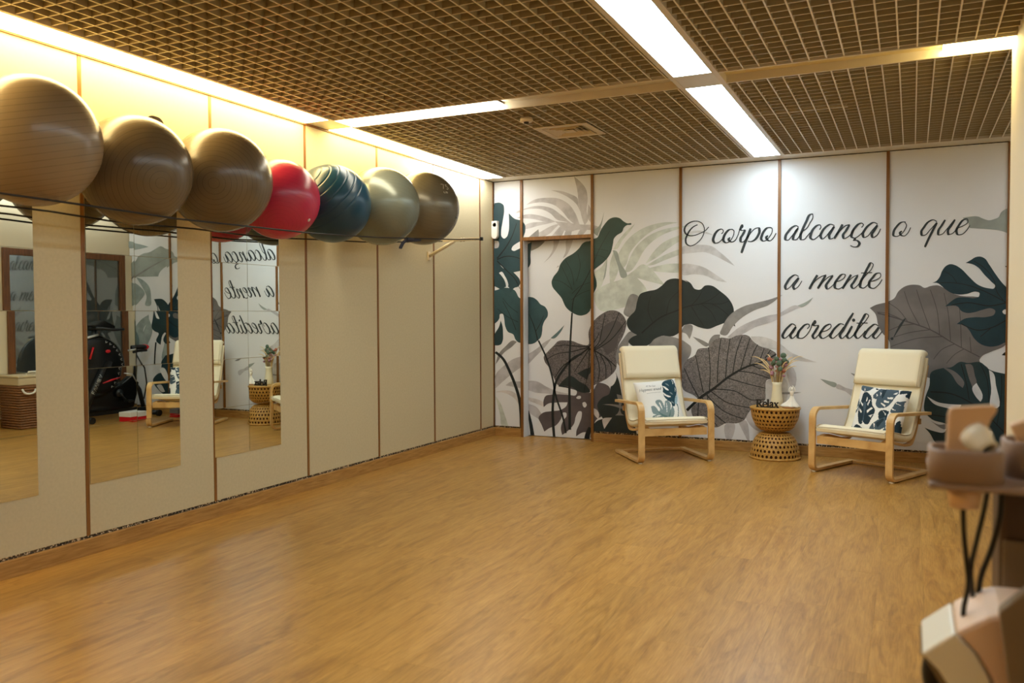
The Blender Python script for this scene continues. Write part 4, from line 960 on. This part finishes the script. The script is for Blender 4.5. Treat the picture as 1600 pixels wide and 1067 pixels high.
# handwriting on the left pillow
GL = {'H': ([[(0, 1.4), (0, 0)], [(.7, 1.5), (.6, 0)], [(-.15, .7), (.8, .8)]], .95), 'a': ([[(.5, .75), (.2, .8), (0, .3), (.2, 0), (.45, .3), (.52, .75), (.5, .1), (.68, 0)]], .72), 'p': ([[(.05, .8), (0, -.6)], [(.05, .6), (.3, .85), (.5, .5), (.3, .05), (.05, .1)]], .66),
      'i': ([[(.1, .8), (.08, .1), (.22, 0)]], .32), 'n': ([[(0, .8), (0, 0)], [(0, .5), (.25, .8), (.4, .6), (.4, .05), (.55, 0)]], .62), 'e': ([[(0, .4), (.4, .5), (.35, .8), (.1, .7), (0, .3), (.2, 0), (.5, .15)]], .56), 's': ([[(.4, .75), (.15, .75), (.1, .5), (.38, .3), (.3, .02), (0, .05)]], .5),
      'r': ([[(0, .8), (0, 0)], [(0, .5), (.2, .78), (.38, .7)]], .45), 'o': ([[(.25, .8), (.02, .5), (.15, .02), (.4, .2), (.4, .65), (.22, .8)]], .58), 'u': ([[(0, .8), (.02, .15), (.2, 0), (.42, .3), (.45, .8), (.45, .1), (.6, 0)]], .66), 'd': ([[(.45, .7), (.2, .8), (0, .35), (.2, 0), (.42, .25), (.6, 1.5), (.5, .1), (.62, 0)]], .7),
      'A': ([[(0, 0), (.4, 1.4), (.7, 0)], [(.1, .5), (.65, .55)]], .85), 't': ([[(.2, 1.3), (.1, .1), (.3, 0)], [(0, .85), (.4, .9)]], .45), 'h': ([[(.05, 1.5), (0, 0)], [(0, .5), (.25, .8), (.42, .5), (.42, 0)]], .6), 'l': ([[(.15, 1.5), (.08, .1), (.25, 0)]], .32), ' ': ([], .5)}
tm = MB()
def hand(txt, x0, y0, x1, y1, hgt, w):
    tot = sum(GL[c][1] for c in txt); x = 0
    for c in txt:
        for st in GL[c][0]:
            pts = []
            for a, b in (smooth(st, 3, False) if len(st) > 2 else st):
                f = (x + a + b * 0.15) / tot; px = x0 + (x1 - x0) * f; py = y0 + (y1 - y0) * f - b * hgt
                q = H1 @ np.array([px, py, 1]); u, v = q[0] / q[2], q[1] / q[2]; p = pos1(min(max(u, 0), 1), min(max(v, 0), 1)); pts.append((p[0], p[1] - 0.0006, p[2]))
            tm.tube(pts, w, 4)
        x += GL[c][1]
hand('Happiness around', 110, 400, 530, 382, 32, 0.0011); hand('At the last', 235, 328, 420, 328, 20, 0.0007)
for a, b in (((240, 432), (515, 420)),):
    pts = []
    for f in np.linspace(0, 1, 8):
        q = H1 @ np.array([a[0] + (b[0] - a[0]) * f, a[1] + (b[1] - a[1]) * f, 1]); p = pos1(q[0] / q[2], q[1] / q[2]); pts.append((p[0], p[1] - .0006, p[2]))
    tm.tube(pts, 0.0008, 4)
tm.build('lettering', mat('pillow_ink', (40, 46, 50), 0.9), pt)

# ------------------------------------------------------------------ rattan hourglass table and what stands on it
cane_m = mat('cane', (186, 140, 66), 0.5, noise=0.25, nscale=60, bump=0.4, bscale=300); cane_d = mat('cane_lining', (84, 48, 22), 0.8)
TXY = (2.935, 7.815)
t = thing('side_table', 'hourglass side table of woven rattan cane between the armchairs', 'side table', (*TXY, 0))
def cane_bowl(prof, na):
    """woven cane skin: every cell has an eight sided opening"""
    mb = MB()
    R = len(prof) - 1
    def P(fi, fj):
        i = min(int(fi), R - 1); f = fi - i; r = prof[i][0] * (1 - f) + prof[i + 1][0] * f; z = prof[i][1] * (1 - f) + prof[i + 1][1] * f
        a = 2 * PI * fj / na; return (r * math.cos(a), r * math.sin(a), z)
    for i in range(R):
        sh = 0.5 if i % 2 else 0.0
        for j in range(na):
            o = len(mb.v); e = 0.5; outer = [(0, 0), (.5, 0), (1, 0), (1, .5), (1, 1), (.5, 1), (0, 1), (0, .5)]
            s_ = 0.31
            inner = [(.5 + s_ * math.cos(a), .5 + s_ * math.sin(a)) for a in (PI * 1.25, PI * 1.5, PI * 1.75, 0, PI * .25, PI * .5, PI * .75, PI)]
            mb.v += [P(i + v, j + u + sh) for u, v in outer] + [P(i + v, j + u + sh) for u, v in inner]
            for k in range(8): k2 = (k + 1) % 8; mb.face((o + k, o + k2, o + 8 + k2, o + 8 + k), 0, False)
    return mb
def dome(z0, z1, r0, r1, n):   # r0 at the open rim z0, r1 at the waist z1
    out = []
    for k in range(n + 1):
        a = k / n * PI / 2 * 0.93; out.append((r1 + (r0 - r1) * math.cos(a) ** 0.9 if k < n else r1, z0 + (z1 - z0) * math.sin(a) / math.sin(PI / 2 * 0.93)))
    return out
for nm, pr_ in (('lower_bowl', dome(0.012, 0.235, 0.215, 0.075, 7)), ('upper_bowl', dome(0.447, 0.245, 0.212, 0.075, 7))):
    o = cane_bowl(pr_, 34).build(nm, cane_m, t)
    so = o.modifiers.new('thick', 'SOLIDIFY'); so.thickness = 0.004
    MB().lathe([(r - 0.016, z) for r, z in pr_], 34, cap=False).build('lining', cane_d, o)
def torus(mb, r, z, w, n=40): return mb.tube([(r * math.cos(a), r * math.sin(a), z) for a in np.linspace(0, 2 * PI, n + 1)[:-1]], w, 8, closed=True)
torus(MB(), 0.214, 0.010, 0.010).build('foot_ring', cane_m, t); torus(MB(), 0.211, 0.449, 0.010).build('top_ring', cane_m, t)
torus(torus(MB(), 0.078, 0.233, 0.010), 0.078, 0.248, 0.010).build('waist_ring', cane_m, t)
MB().lathe([(0.001, 0.446), (0.21, 0.446), (0.21, 0.459), (0.2, 0.4605), (0.001, 0.4605)], 40).build('table_top', cane_m, t)
TZ = 0.4612
vase_m = mat('cream_ceramic', (232, 222, 190), 0.35)
t = thing('vase', 'slender cream vase holding dried flowers on the rattan table', 'vase', (2.938, 7.90, TZ))
MB().lathe([(0.001, 0), (0.052, 0), (0.054, 0.006), (0.050, 0.06), (0.041, 0.14), (0.0395, 0.185), (0.044, 0.212), (0.041, 0.212), (0.036, 0.185), (0.037, 0.14), (0.045, 0.05), (0.001, 0.02)], 32).build('body', vase_m, t)
straw_m = mat('dry_grass', (222, 196, 144), 0.7); stem_m = mat('dry_stem', (168, 140, 90), 0.7); mauve_m = mat('mauve_petals', (164, 118, 128), 0.8); euc_m = mat('eucalyptus', (84, 104, 84), 0.7); rust_m = mat('rust_petals', (178, 108, 84), 0.8)
t = thing('dried_bouquet', 'dried bouquet of arching grass, mauve flowers and green eucalyptus in the vase', 'flowers', (2.938, 7.90, TZ))
BQ = t
rb = random.Random(11)
for k in range(11):
    a = [3.3, 2.9, 3.6, 0.1, 0.5, -0.3, 2.5, 0.8, 3.05, 0.25, 5.6][k]; ln = [.17, .14, .13, .16, .13, .15, .10, .10, .19, .19, .10][k]; up = [.14, .18, .08, .17, .2, .12, .22, .22, .20, .21, .16][k]
    pts = []
    for f in np.linspace(0, 1, 9):
        d = ln * f ** 1.3; pts.append((0.012 * math.cos(a) + d * math.cos(a), 0.012 * math.sin(a) + d * math.sin(a) * .6, 0.03 + 0.185 * min(1, f * 3) + up * math.sin(f * 2.0) * 0.9 * f ** .5))
    MB().tube(pts, [0.002, .0025, .003, .004, .005, .005, .004, .003, .001], 6).build('grass_blade', straw_m, t)
for k in range(22):
    a = rb.uniform(0, 2 * PI); r = rb.uniform(0, 0.066); z = 0.235 + rb.uniform(0, 0.13)
    MB().sphere((r * math.cos(a), r * math.sin(a) * .8, z), rb.uniform(.012, .021), 8, 6, 0, (1, 1, .8)).build('flower_head', rust_m if k % 5 == 0 else mauve_m, t)
    MB().tube([(0.01 * math.cos(a), 0.01 * math.sin(a), 0.05), (0.02 * math.cos(a), 0.02 * math.sin(a), 0.2), (r * math.cos(a), r * math.sin(a) * .8, z)], 0.0016, 5).build('flower_stem', stem_m, t)
for (x, y, z, r) in ((0.02, -.03, .335, .026), (-.015, -.02, .345, .024), (0.05, -.01, .395, .024), (.058, -.02, .36, .022), (-.03, 0, .33, .02), (.03, -.04, .29, .02), (.075, 0, .345, .018), (-.06, 0, .365, .018), (.0, -.03, .37, .02)):
    MB().sphere((x, y, z), r, 10, 6, 0, (1, .45, .9)).build('eucalyptus_leaf', euc_m if x > -.05 else rust_m, t)
    MB().tube([(0.0, 0, .1), (x * .4, y * .4, .22), (x, y, z)], 0.0016, 5).build('flower_stem', stem_m, t)
BQ.scale = (1.12, 1.12, 1.15)
# wooden word
word_m = mat('black_wood', (22, 20, 20), 0.5)
t = thing('word_ornament', 'black cut-out word Relax standing on the rattan table', 'ornament', (2.885, 7.70, TZ), 0.03)
def glyph(strokes, x, s=0.052):
    mb = MB()
    for w0, st in strokes:
        q = smooth(st, 5, False) if len(st) > 2 else st
        a, b = ribbon_quads(q, (lambda tt, d: w0 * 1.25) if not callable(w0) else w0)
        o = len(mb.v)
        for dy in (0, -0.012):
            mb.v += [(x + p[0] * s, dy, p[1] * s) for p in a] + [(x + p[0] * s, dy, p[1] * s) for p in b]
        k = len(a); K = 2 * k
        for i in range(k - 1):
            for (p, q2, r_, u) in ((i, i + 1, k + i + 1, k + i), (K + i, K + k + i, K + k + i + 1, K + i + 1), (i, K + i, K + i + 1, i + 1), (k + i, k + i + 1, K + k + i + 1, K + k + i)): mb.face((o + p, o + q2, o + r_, o + u))
        mb.face((o, o + k, o + K + k, o + K)); mb.face((o + k - 1, o + K + k - 1, o + K + 2 * k - 1, o + 2 * k - 1))
    return mb
LET = [('letter_r', [(.24, [(.22, 0), (.22, 1.35)]), (.12, [(0, .06), (.46, .06)]), (.12, [(0, 1.29), (.5, 1.29)]), (.17, [(.3, 1.28), (.72, 1.22), (.8, .98), (.68, .76), (.3, .7)]), (.24, [(.45, .72), (.72, .35), (1.02, .07)]), (.12, [(.8, .06), (1.12, .06)])], 0),
       ('letter_e', [(.12, [(.15, .5), (.8, .52)]), (.19, [(.72, .55), (.62, .84), (.42, .9), (.2, .75), (.13, .45), (.25, .14), (.5, .05), (.78, .2)])], 1.02),
       ('letter_l', [(.24, [(.2, 0), (.2, 1.42)]), (.1, [(0, .05), (.4, .05)]), (.1, [(0, 1.37), (.25, 1.37)])], 1.78),
       ('letter_a', [(.2, [(.12, .7), (.3, .88), (.52, .82), (.56, .6), (.56, .15), (.72, .05)]), (.18, [(.54, .55), (.25, .45), (.12, .25), (.25, .06), (.52, .2)])], 2.16),
       ('letter_x', [(.22, [(.12, .9), (.68, .03)]), (.12, [(.66, .9), (.1, .03)]), (.1, [(0, .87), (.3, .87)]), (.1, [(.5, .87), (.8, .87)]), (.1, [(-.03, .05), (.28, .05)]), (.1, [(.5, .05), (.85, .05)])], 2.9)]
for nm, st, x in LET: glyph(st, -0.096 + x * 0.052).build(nm, word_m, t)
MB().box(-0.096, 0.10, -0.013, 0.001, 0.0, 0.004).build('base_strip', word_m, t)
# small board and figurine
o = MB().lathe([(0.001, 0), (0.052, 0), (0.055, 0.004), (0.052, 0.009), (0.001, 0.009)], 28, (3.06, 7.735, TZ)).build('wooden_coaster', mat('coaster_wood', (150, 100, 56), 0.5)); tag(o, 'small round wooden coaster under the white figurine', 'coaster')
plaster_m = mat('white_plaster', (240, 236, 226), 0.5)
t = thing('figurine', 'white dancer figurine in a flared skirt with raised arms on the table', 'figurine', (3.085, 7.755, TZ + 0.0095))
sk = []
for (z, r, w) in ((0.0, .06, .010), (0.006, .06, .010), (0.02, .047, .008), (0.045, .032, .005), (0.07, .021, .003), (0.09, .0145, .001), (0.10, .0125, 0)):
    sk.append([((r + w * math.sin(7 * a)) * math.cos(a) * 1.0 - (0.035 * max(0, -math.cos(a)) ** 3 * (1 if z < .03 else .3 if z < .06 else 0)), (r + w * math.sin(7 * a)) * math.sin(a) * .6, z) for a in np.linspace(0, 2 * PI, 43)[:-1]])
MB().loft(sk).build('skirt', plaster_m, t)
tb = MB(); tb.lathe([(.0125, .098), (.0135, .108), (.0165, .122), (.0175, .130), (.012, .138), (.006, .141), (.0055, .148)], 16)
tb.tube([(-.014, 0, .132), (-.026, -.004, .142), (-.020, -.006, .160), (-.008, -.004, .178)], [.0055, .005, .0042, .003], 8)
tb.tube([(.014, 0, .132), (.027, -.004, .146), (.020, -.006, .166), (.006, -.004, .186)], [.0055, .005, .0042, .003], 8)
tb.build('torso', plaster_m, t)
MB().sphere((0, -.002, .157), .0125, 14, 10, 0, (.85, .95, 1.1)).sphere((0, .007, .167), .007, 10, 6).build('head', plaster_m, t)
# ------------------------------------------------------------------ in the recess, seen in the mirrors: exercise bike, boxes, laundry basket
red_m = mat('red_plastic', (206, 24, 34), 0.35); gloss_m = mat('gloss_black', (10, 10, 11), 0.18); satin_m = mat('satin_black', (22, 22, 24), 0.45)
silver_m = mat('silver_paint', (206, 206, 206), 0.3, metal=0.4)
t = thing('exercise_bike', 'black exercise bike with red accents and white lettering, seen in the mirror', 'exercise bike', (5.02, 7.30, 0))
MB().lathe([(0.001, -.07), (.30, -.07), (.37, -.06), (.395, -.04), (.40, 0), (.395, .04), (.37, .06), (.30, .07), (.001, .07)], 48, (0, -.20, .66), axis='x').build('flywheel_cover', gloss_m, t)
w = MB()
for k in range(12):
    a = -0.9 + k * 0.19
    w.tube([(-.0675, -.20 + .345 * math.cos(a), .66 + .345 * math.sin(a)), (-.0675, -.20 + .325 * math.cos(a + .06), .66 + .325 * math.sin(a + .06)), (-.0675, -.20 + .35 * math.cos(a + .08), .66 + .35 * math.sin(a + .08))], .003, 5)
w.build('cover_marks', silver_m, t)['kind'] = 'stuff'
MB().tube([(-.075, -.40, .10), (-.08, -.24, .42), (-.082, -.06, .74)], [.042, .04, .036], 12).build('front_frame', satin_m, t)
MB().tube([(-.122, -.43, .14), (-.124, -.36, .27)], [.006, .006], 8).build('red_stripe', red_m, t)
MB().tube([(-.078, -.33, .78), (-.078, -.28, .92)], [.012, .012], 8).build('red_stripe', red_m, t)
MB().sphere((-.072, -.07, .865), .03, 12, 8, 0, (.25, 1.2, .7)).build('red_badge', red_m, t)
MB().tube([(-.082, -.12, .46), (-.084, 0.0, .49), (-.082, .13, .515)], [.006, .013, .004], 8).build('red_stripe', red_m, t)
# lettering up the frame tube, reversed on the bike so that the mirror shows it the right way round
LT = {'F': [[(0, 0), (0, 1)], [(0, 1), (.6, 1)], [(0, .5), (.5, .5)]], 'A': [[(0, 0), (.35, 1), (.7, 0)]], 'M': [[(0, 0), (0, 1), (.35, .4), (.7, 1), (.7, 0)]], 'B': [[(0, 0), (0, 1), (.5, .9), (.45, .55), (0, .5), (.55, .4), (.5, .05), (0, 0)]], 'V': [[(0, 1), (.35, 0), (.7, 1)]]}
w = MB(); p0 = np.array([-.119, -.285, .345]); d = np.array([0, .478, .878]); e = np.array([0, -.878, .478])
for k, c in enumerate('FAAMBV'):
    for st in LT[c]:
        w.tube([tuple(p0 + d * (k * .043 + a * .045) + e * (b * .045 - .02)) for a, b in st], .0035, 5)
w.build('lettering', silver_m, t)
MB().tube([(0, -.22, 1.0), (0, -.20, 1.13)], .028, 10).build('handlebar_post', satin_m, t)
MB().tube([(-.2, .06, 1.135), (-.2, -.10, 1.13), (-.16, -.22, 1.15), (0, -.25, 1.15), (.16, -.22, 1.15), (.2, -.10, 1.13), (.2, .06, 1.135)], .017, 10).build('handlebar', satin_m, t)
MB().prism([(-.26, 1.19), (-.12, 1.245), (.03, 1.175), (.02, 1.14), (-.26, 1.15)], -.09, .09, 'yz').build('console', gloss_m, t, bevel=.008)
MB().tube([(-.06, -.42, 1.02), (-.06, -.20, 1.07)], .016, 8).build('silver_arm', silver_m, t)
MB().tube([(0, .42, .40), (0, .46, .83)], [.03, .024], 10).build('seat_post', satin_m, t)
MB().tube([(-.03, .26, .86), (-.03, .40, .875)], .011, 8).build('silver_arm', silver_m, t)
MB().tube([(0, .36, .835), (0, .64, .845)], .016, 8).build('seat_slider', satin_m, t)
sd = MB(); sd.loft([[(x * wd, y, .885 + z * .035) for x, z in ((-1, .2), (-.7, .9), (0, 1.1), (.7, .9), (1, .2), (.6, -.7), (-.6, -.7))] for y, wd in ((.33, .02), (.38, .035), (.46, .05), (.53, .085), (.58, .09))]); sd.build('saddle', satin_m, t, bevel=.004)
sd = MB(); sd.loft([[(x * wd, y, .885 + z * h) for x, z in ((-1, .2), (-.7, .9), (0, 1.1), (.7, .9), (1, .2), (.6, -.7), (-.6, -.7))] for y, wd, h in ((.575, .09, .036), (.61, .085, .036), (.635, .06, .025))]); sd.build('saddle_back', red_m, t)
MB().prism([(-.44, .10), (-.30, .32), (.14, .40), (.34, .52), (.46, .44), (.36, .12)], -.05, .05, 'yz').build('chain_case', gloss_m, t, bevel=.01)
MB().tube([(0, .38, .5), (0, .50, .34), (0, .56, .12)], [.03, .03, .028], 10).build('rear_frame', satin_m, t)
MB().tube([(-.05, .22, .56), (-.05, .34, .54), (-.05, .40, .44)], .008, 8).build('silver_trim', silver_m, t)
MB().tube([(-.04, .44, .80), (-.06, .54, .62), (-.06, .57, .42), (-.05, .53, .22)], .009, 8).build('brake_cable', black_m, t)
MB().box(-.03, .03, -.42, .58, .06, .11).build('base_beam', satin_m, t, bevel=.006)
for y in (-.42, .58): MB().tube([(-.24, y, .045), (.24, y, .045)], .032, 12).build('stabilizer', satin_m, t)
for s in (-1, 1):
    for y in (-.42, .58): MB().tube([(s * .24, y, .041), (s * .275, y, .041)], .041, 12).build('end_foot', black_m, t)
cr = MB(); cr.lathe([(.001, -.09), (.05, -.09), (.05, -.07), (.001, -.07)], 16, (0, .12, .32), axis='x'); cr.build('crank_hub', satin_m, t)
MB().tube([(-.095, .12, .32), (-.095, .20, .22)], .012, 8).build('crank_arm', satin_m, t)
MB().box(-.20, -.10, .16, .25, .205, .23).build('pedal', black_m, t, bevel=.004)
def carton(label, x, y, w_, d_, h_, lo, hi, name, rz=0.0):
    q = thing(name, label, 'box', (x, y, 0.0005), rz)
    MB().box(-w_ / 2, w_ / 2, -d_ / 2, d_ / 2, 0, h_ * .5).build('box_base', lo, q, bevel=.002)
    MB().box(-w_ / 2 - .003, w_ / 2 + .003, -d_ / 2 - .003, d_ / 2 + .003, h_ * .5 + .0005, h_).build('box_lid', hi, q, bevel=.002)
    return q
carton('red shoe box with a white lid on the floor before the exercise bike', 4.62, 7.36, .17, .30, .115, red_m, mat('white_card', (226, 222, 214), .6), 'shoe_box', -.1)
carton('small red box with a grey lid on the floor close to the mural', 4.42, 7.87, .14, .12, .11, red_m, mat('grey_card', (120, 112, 106), .6), 'storage_box')
wick_m = mat('wicker', (132, 88, 52), 0.6, noise=.3, nscale=50, bump=.5, bscale=120); liner_m = mat('linen', (206, 186, 150), 0.85); rope_m = mat('white_rope', (236, 230, 216), 0.7)
t = thing('laundry_basket', 'brown woven laundry basket with a beige lid and white rope handles', 'basket', (5.225, 6.40, 0.0005))
w = MB(); w.loft([[(sx * (.16 + .02 * f), sy * (.20 + .03 * f), z) for sx, sy in ((-1, -1), (1, -1), (1, 1), (-1, 1))] for f, z in ((0, 0.003), (1, .50))], sm=False); w.build('inner_body', wick_m, t)
for k in range(17):
    z = .016 + k * .029; f = z / .5; a, b = .164 + .02 * f, .204 + .03 * f
    MB().tube([(-a, -b, z), (a, -b, z), (a, b, z), (-a, b, z)], .0115, 6, closed=True).build('wicker_band', wick_m, t)
MB().box(-.19, .19, -.242, .242, .50, .585).build('liner', liner_m, t, bevel=.012)
lid = MB().box(-.196, .196, -.248, .248, .586, .612).build('lid', liner_m, t, bevel=.008)
MB().tube([(-.06, -.07, .605), (-.06, -.05, .65), (-.06, .05, .65), (-.06, .07, .605)], .011, 8).build('rope_handle', rope_m, lid)
MB().tube(smooth([(-.19, -.20, .46), (-.215, -.19, .42), (-.215, -.07, .42), (-.19, -.04, .45)], 4, False), .011, 8).build('rope_handle', rope_m, t)

# ------------------------------------------------------------------ beauty machine in the right foreground
mb_m = mat('machine_taupe', (156, 132, 118), 0.5); cupi_m = mat('cup_inside', (96, 74, 58), 0.6); shell_m = mat('machine_white', (240, 232, 214), 0.3); shellp_m = mat('machine_blush', (240, 206, 178), 0.32)
pan_m = mat('machine_grey', (124, 104, 80), 0.45); hp_m = mat('handpiece_cream', (226, 188, 150), 0.35); col_m = mat('machine_column', (74, 52, 34), 0.5)
YM = 1.60
def mp(px, py, y=YM):
    p = hit(px, py, 1, y); return (float(p[0]), float(p[2]))
MX, MZ = mp(1600, 1000)
t = thing('treatment_machine', 'beige treatment machine on a column at the right edge, nearest the camera', 'machine', (4.28, 1.72, 0))
def loc(p, y): return (p[0] - 4.28, y - 1.72, p[1])
def mprism(name, pts, y0, y1, m_, bev=.004, parent=t):
    pl = [mp(*q) for q in pts]; pl = [(a - 4.28, b) for a, b in pl]
    return MB().prism(pl, y0 - 1.72, y1 - 1.72).build(name, m_, parent, bevel=bev)
# cabinet and column standing on the floor
MB().box(-.10, .20, -.10, .26, .09, .62).build('cabinet', shell_m, t, bevel=.02)
MB().box(-.13, .21, -.13, .28, .065, .09).build('foot_plate', pan_m, t, bevel=.008)
for sx in (-.10, .18):
    for sy in (-.10, .25): MB().lathe([(.001, 0), (.02, .004), (.027, .03), (.02, .056), (.008, .065), (.001, .065)], 14, (sx, sy, 0)).build('castor', black_m, t)
MB().box(-.097, .16, .045, .20, .60, 1.005).build('column', col_m, t, bevel=.01)
MB().box(-.092, .10, .036, .044, .74, .885).build('column_plate', pan_m, t, bevel=.003)
# holder shelf with two cups
plate = [mp(1452, 748), mp(1560, 752), mp(1640, 752), mp(1640, 738), mp(1452, 738)]
MB().box(-.218, .20, -.165, .12, 1.006, 1.018).build('holder_shelf', mb_m, t, bevel=.005)
def cup(cx_, cy_, w_, d_, z0, z1):
    q = MB()
    def ring(sx, sy, z):
        r = min(sx, sy) * .55; o_ = []
        for ax_, ay_, a0 in ((sx - r, sy - r, 0), (-sx + r, sy - r, PI / 2), (-sx + r, -sy + r, PI), (sx - r, -sy + r, 1.5 * PI)):
            for k in range(7): a = a0 + k / 6 * PI / 2; o_.append((cx_ + ax_ + r * math.cos(a), cy_ + ay_ + r * math.sin(a), z))
        return o_
    a, b = w_ / 2, d_ / 2
    q.loft([ring(a, b, z0), ring(a, b, z1 - .004), ring(a - .002, b - .002, z1), ring(a - .006, b - .006, z1), ring(a - .008, b - .008, z1 - .004), ring(a - .010, b - .010, z0 + .008)])
    return q.build('holder_cup', mb_m, t)
cup(-.163, -.115, .112, .10, 1.0185, 1.072); cup(-.052, -.03, .10, .10, 1.0185, 1.080)
cb = mp(1505, 770)
MB().lathe([(.001, -.035), (.022, -.035), (.028, 0), (.001, 0)], 20, (-.163, -.115, 1.006)).build('cup_spout', hp_m, t)
# body shell below with its pale front band, and the tilted grey screen
mprism('body_shell', [(1490, 974), (1540, 951), (1562, 947), (1640, 955), (1660, 1110), (1566, 1110), (1544, 1044), (1522, 1006)], 1.56, 1.72, shellp_m, .008)
mprism('front_band', [(1439, 1006), (1489, 975), (1521, 1007), (1543, 1045), (1564, 1110), (1500, 1110), (1483, 1060), (1465, 1032)], 1.555, 1.72, shell_m, .004)
mprism('band_edge', [(1437, 1008), (1464, 1034), (1482, 1062), (1499, 1112), (1488, 1112), (1474, 1068), (1455, 1036)], 1.57, 1.71, pan_m, .002)
mprism('shell_neck', [(1500, 1090), (1660, 1090), (1660, 1260), (1560, 1260)], 1.58, 1.74, shell_m, .01)
mprism('screen', [(1554, 930), (1602, 893), (1680, 860), (1700, 1100), (1584, 1100), (1572, 1067)], 1.515, 1.545, pan_m, .004)
mprism('screen_knob', [(1596, 967), (1610, 967), (1610, 978), (1596, 978)], 1.505, 1.514, silver_m, .001)
MB().sphere((mp(1456, 1060)[0] - 4.28, -.09, mp(1456, 1060)[1]), .022, 14, 10, 0, (.75, .8, 1.7)).build('grip_wheel', black_m, t)
# handpieces: each stands in a cup and hangs on its own cord
def handpiece(label, x, y, z, pl, cords):
    q = thing('handpiece', label, 'handpiece', (x, y, z), 0, 'handpieces of the treatment machine')
    return q
q = thing('handpiece', 'cream handpiece with a flared flat head standing in the front cup', 'handpiece', (4.28 - .163, 1.605, 1.0275), 0, 'handpieces of the treatment machine')
ox, oy, oz = 4.28 - .163, 1.605, 1.0275
def hz(px, py): a = mp(px, py, 1.60); return (a[0] - ox, a[1] - oz)
hd = [hz(1478, 698), hz(1481, 648), hz(1484, 637), hz(1556, 633), hz(1558, 641), hz(1548, 655), hz(1541, 672), hz(1537, 700)]
hd = [(hz(1480, 745)[0] + .004, 0.0)] + hd + [(hz(1534, 745)[0], 0.0)]
MB().prism(hd, -.014, .014).build('head', hp_m, q, bevel=.004)
c_ = hz(1527, 684)
BM = Matrix.Translation((c_[0], -.012, c_[1])) @ Vector((0, 0, 1)).rotation_difference(Vector((.55, -.62, -.56)).normalized()).to_matrix().to_4x4()
MB().lathe([(.001, -.012), (.024, -.012), (.023, .004), (.0165, .020), (.0165, .028), (.0125, .029), (.0125, .018), (.001, .018)], 22).xf(BM).build('boss', shell_m, q)
MB().lathe([(.001, .0185), (.0120, .0185), (.0120, .0225), (.001, .0235)], 18).xf(BM).build('socket', black_m, q)
pts = [mp(1505, 786), mp(1506, 830), mp(1511, 880), mp(1514, 915), mp(1506, 962), mp(1512, 1010)]
MB().tube(smooth([(a - ox, -.005 + .004 * k, b - oz) for k, (a, b) in enumerate(pts)], 4, False), .0043, 8).build('cord', black_m, q)
q = thing('handpiece', 'pale handpiece leaning in the rear cup at the right edge', 'handpiece', (4.28 - .045, 1.69, 1.0275), 0, 'handpieces of the treatment machine')
ox, oz = 4.28 - .045, 1.0275
def hz2(px, py): a = mp(px, py, 1.69); return (a[0] - ox, a[1] - oz)
MB().prism([hz2(1577, 663), hz2(1640, 640), hz2(1650, 735), hz2(1604, 730), hz2(1598, 712)], -.016, .016).build('head', hp_m, q, bevel=.004)
pts = [mp(1546, 752, 1.69), mp(1538, 795, 1.69), mp(1526, 845, 1.69), mp(1517, 890, 1.69), mp(1520, 930, 1.69), mp(1524, 1000, 1.69)]
MB().tube(smooth([(a - ox, 0.0, b - oz) for a, b in pts], 4, False), .0043, 8).build('cord', black_m, q)
pts = [mp(1566, 752, 1.69), mp(1563, 810, 1.69), mp(1548, 865, 1.69), mp(1533, 905, 1.69), mp(1529, 940, 1.69), mp(1530, 985, 1.69)]
MB().tube(smooth([(a - ox, .01, b - oz) for a, b in pts], 4, False), .0048, 8).build('cord', black_m, q)
a = mp(1527, 950, 1.69)
MB().lathe([(.001, -.02), (.012, -.02), (.010, .008), (.006, .02), (.001, .02)], 14, (a[0] - ox, .01, a[1] - oz)).build('plug', black_m, q)
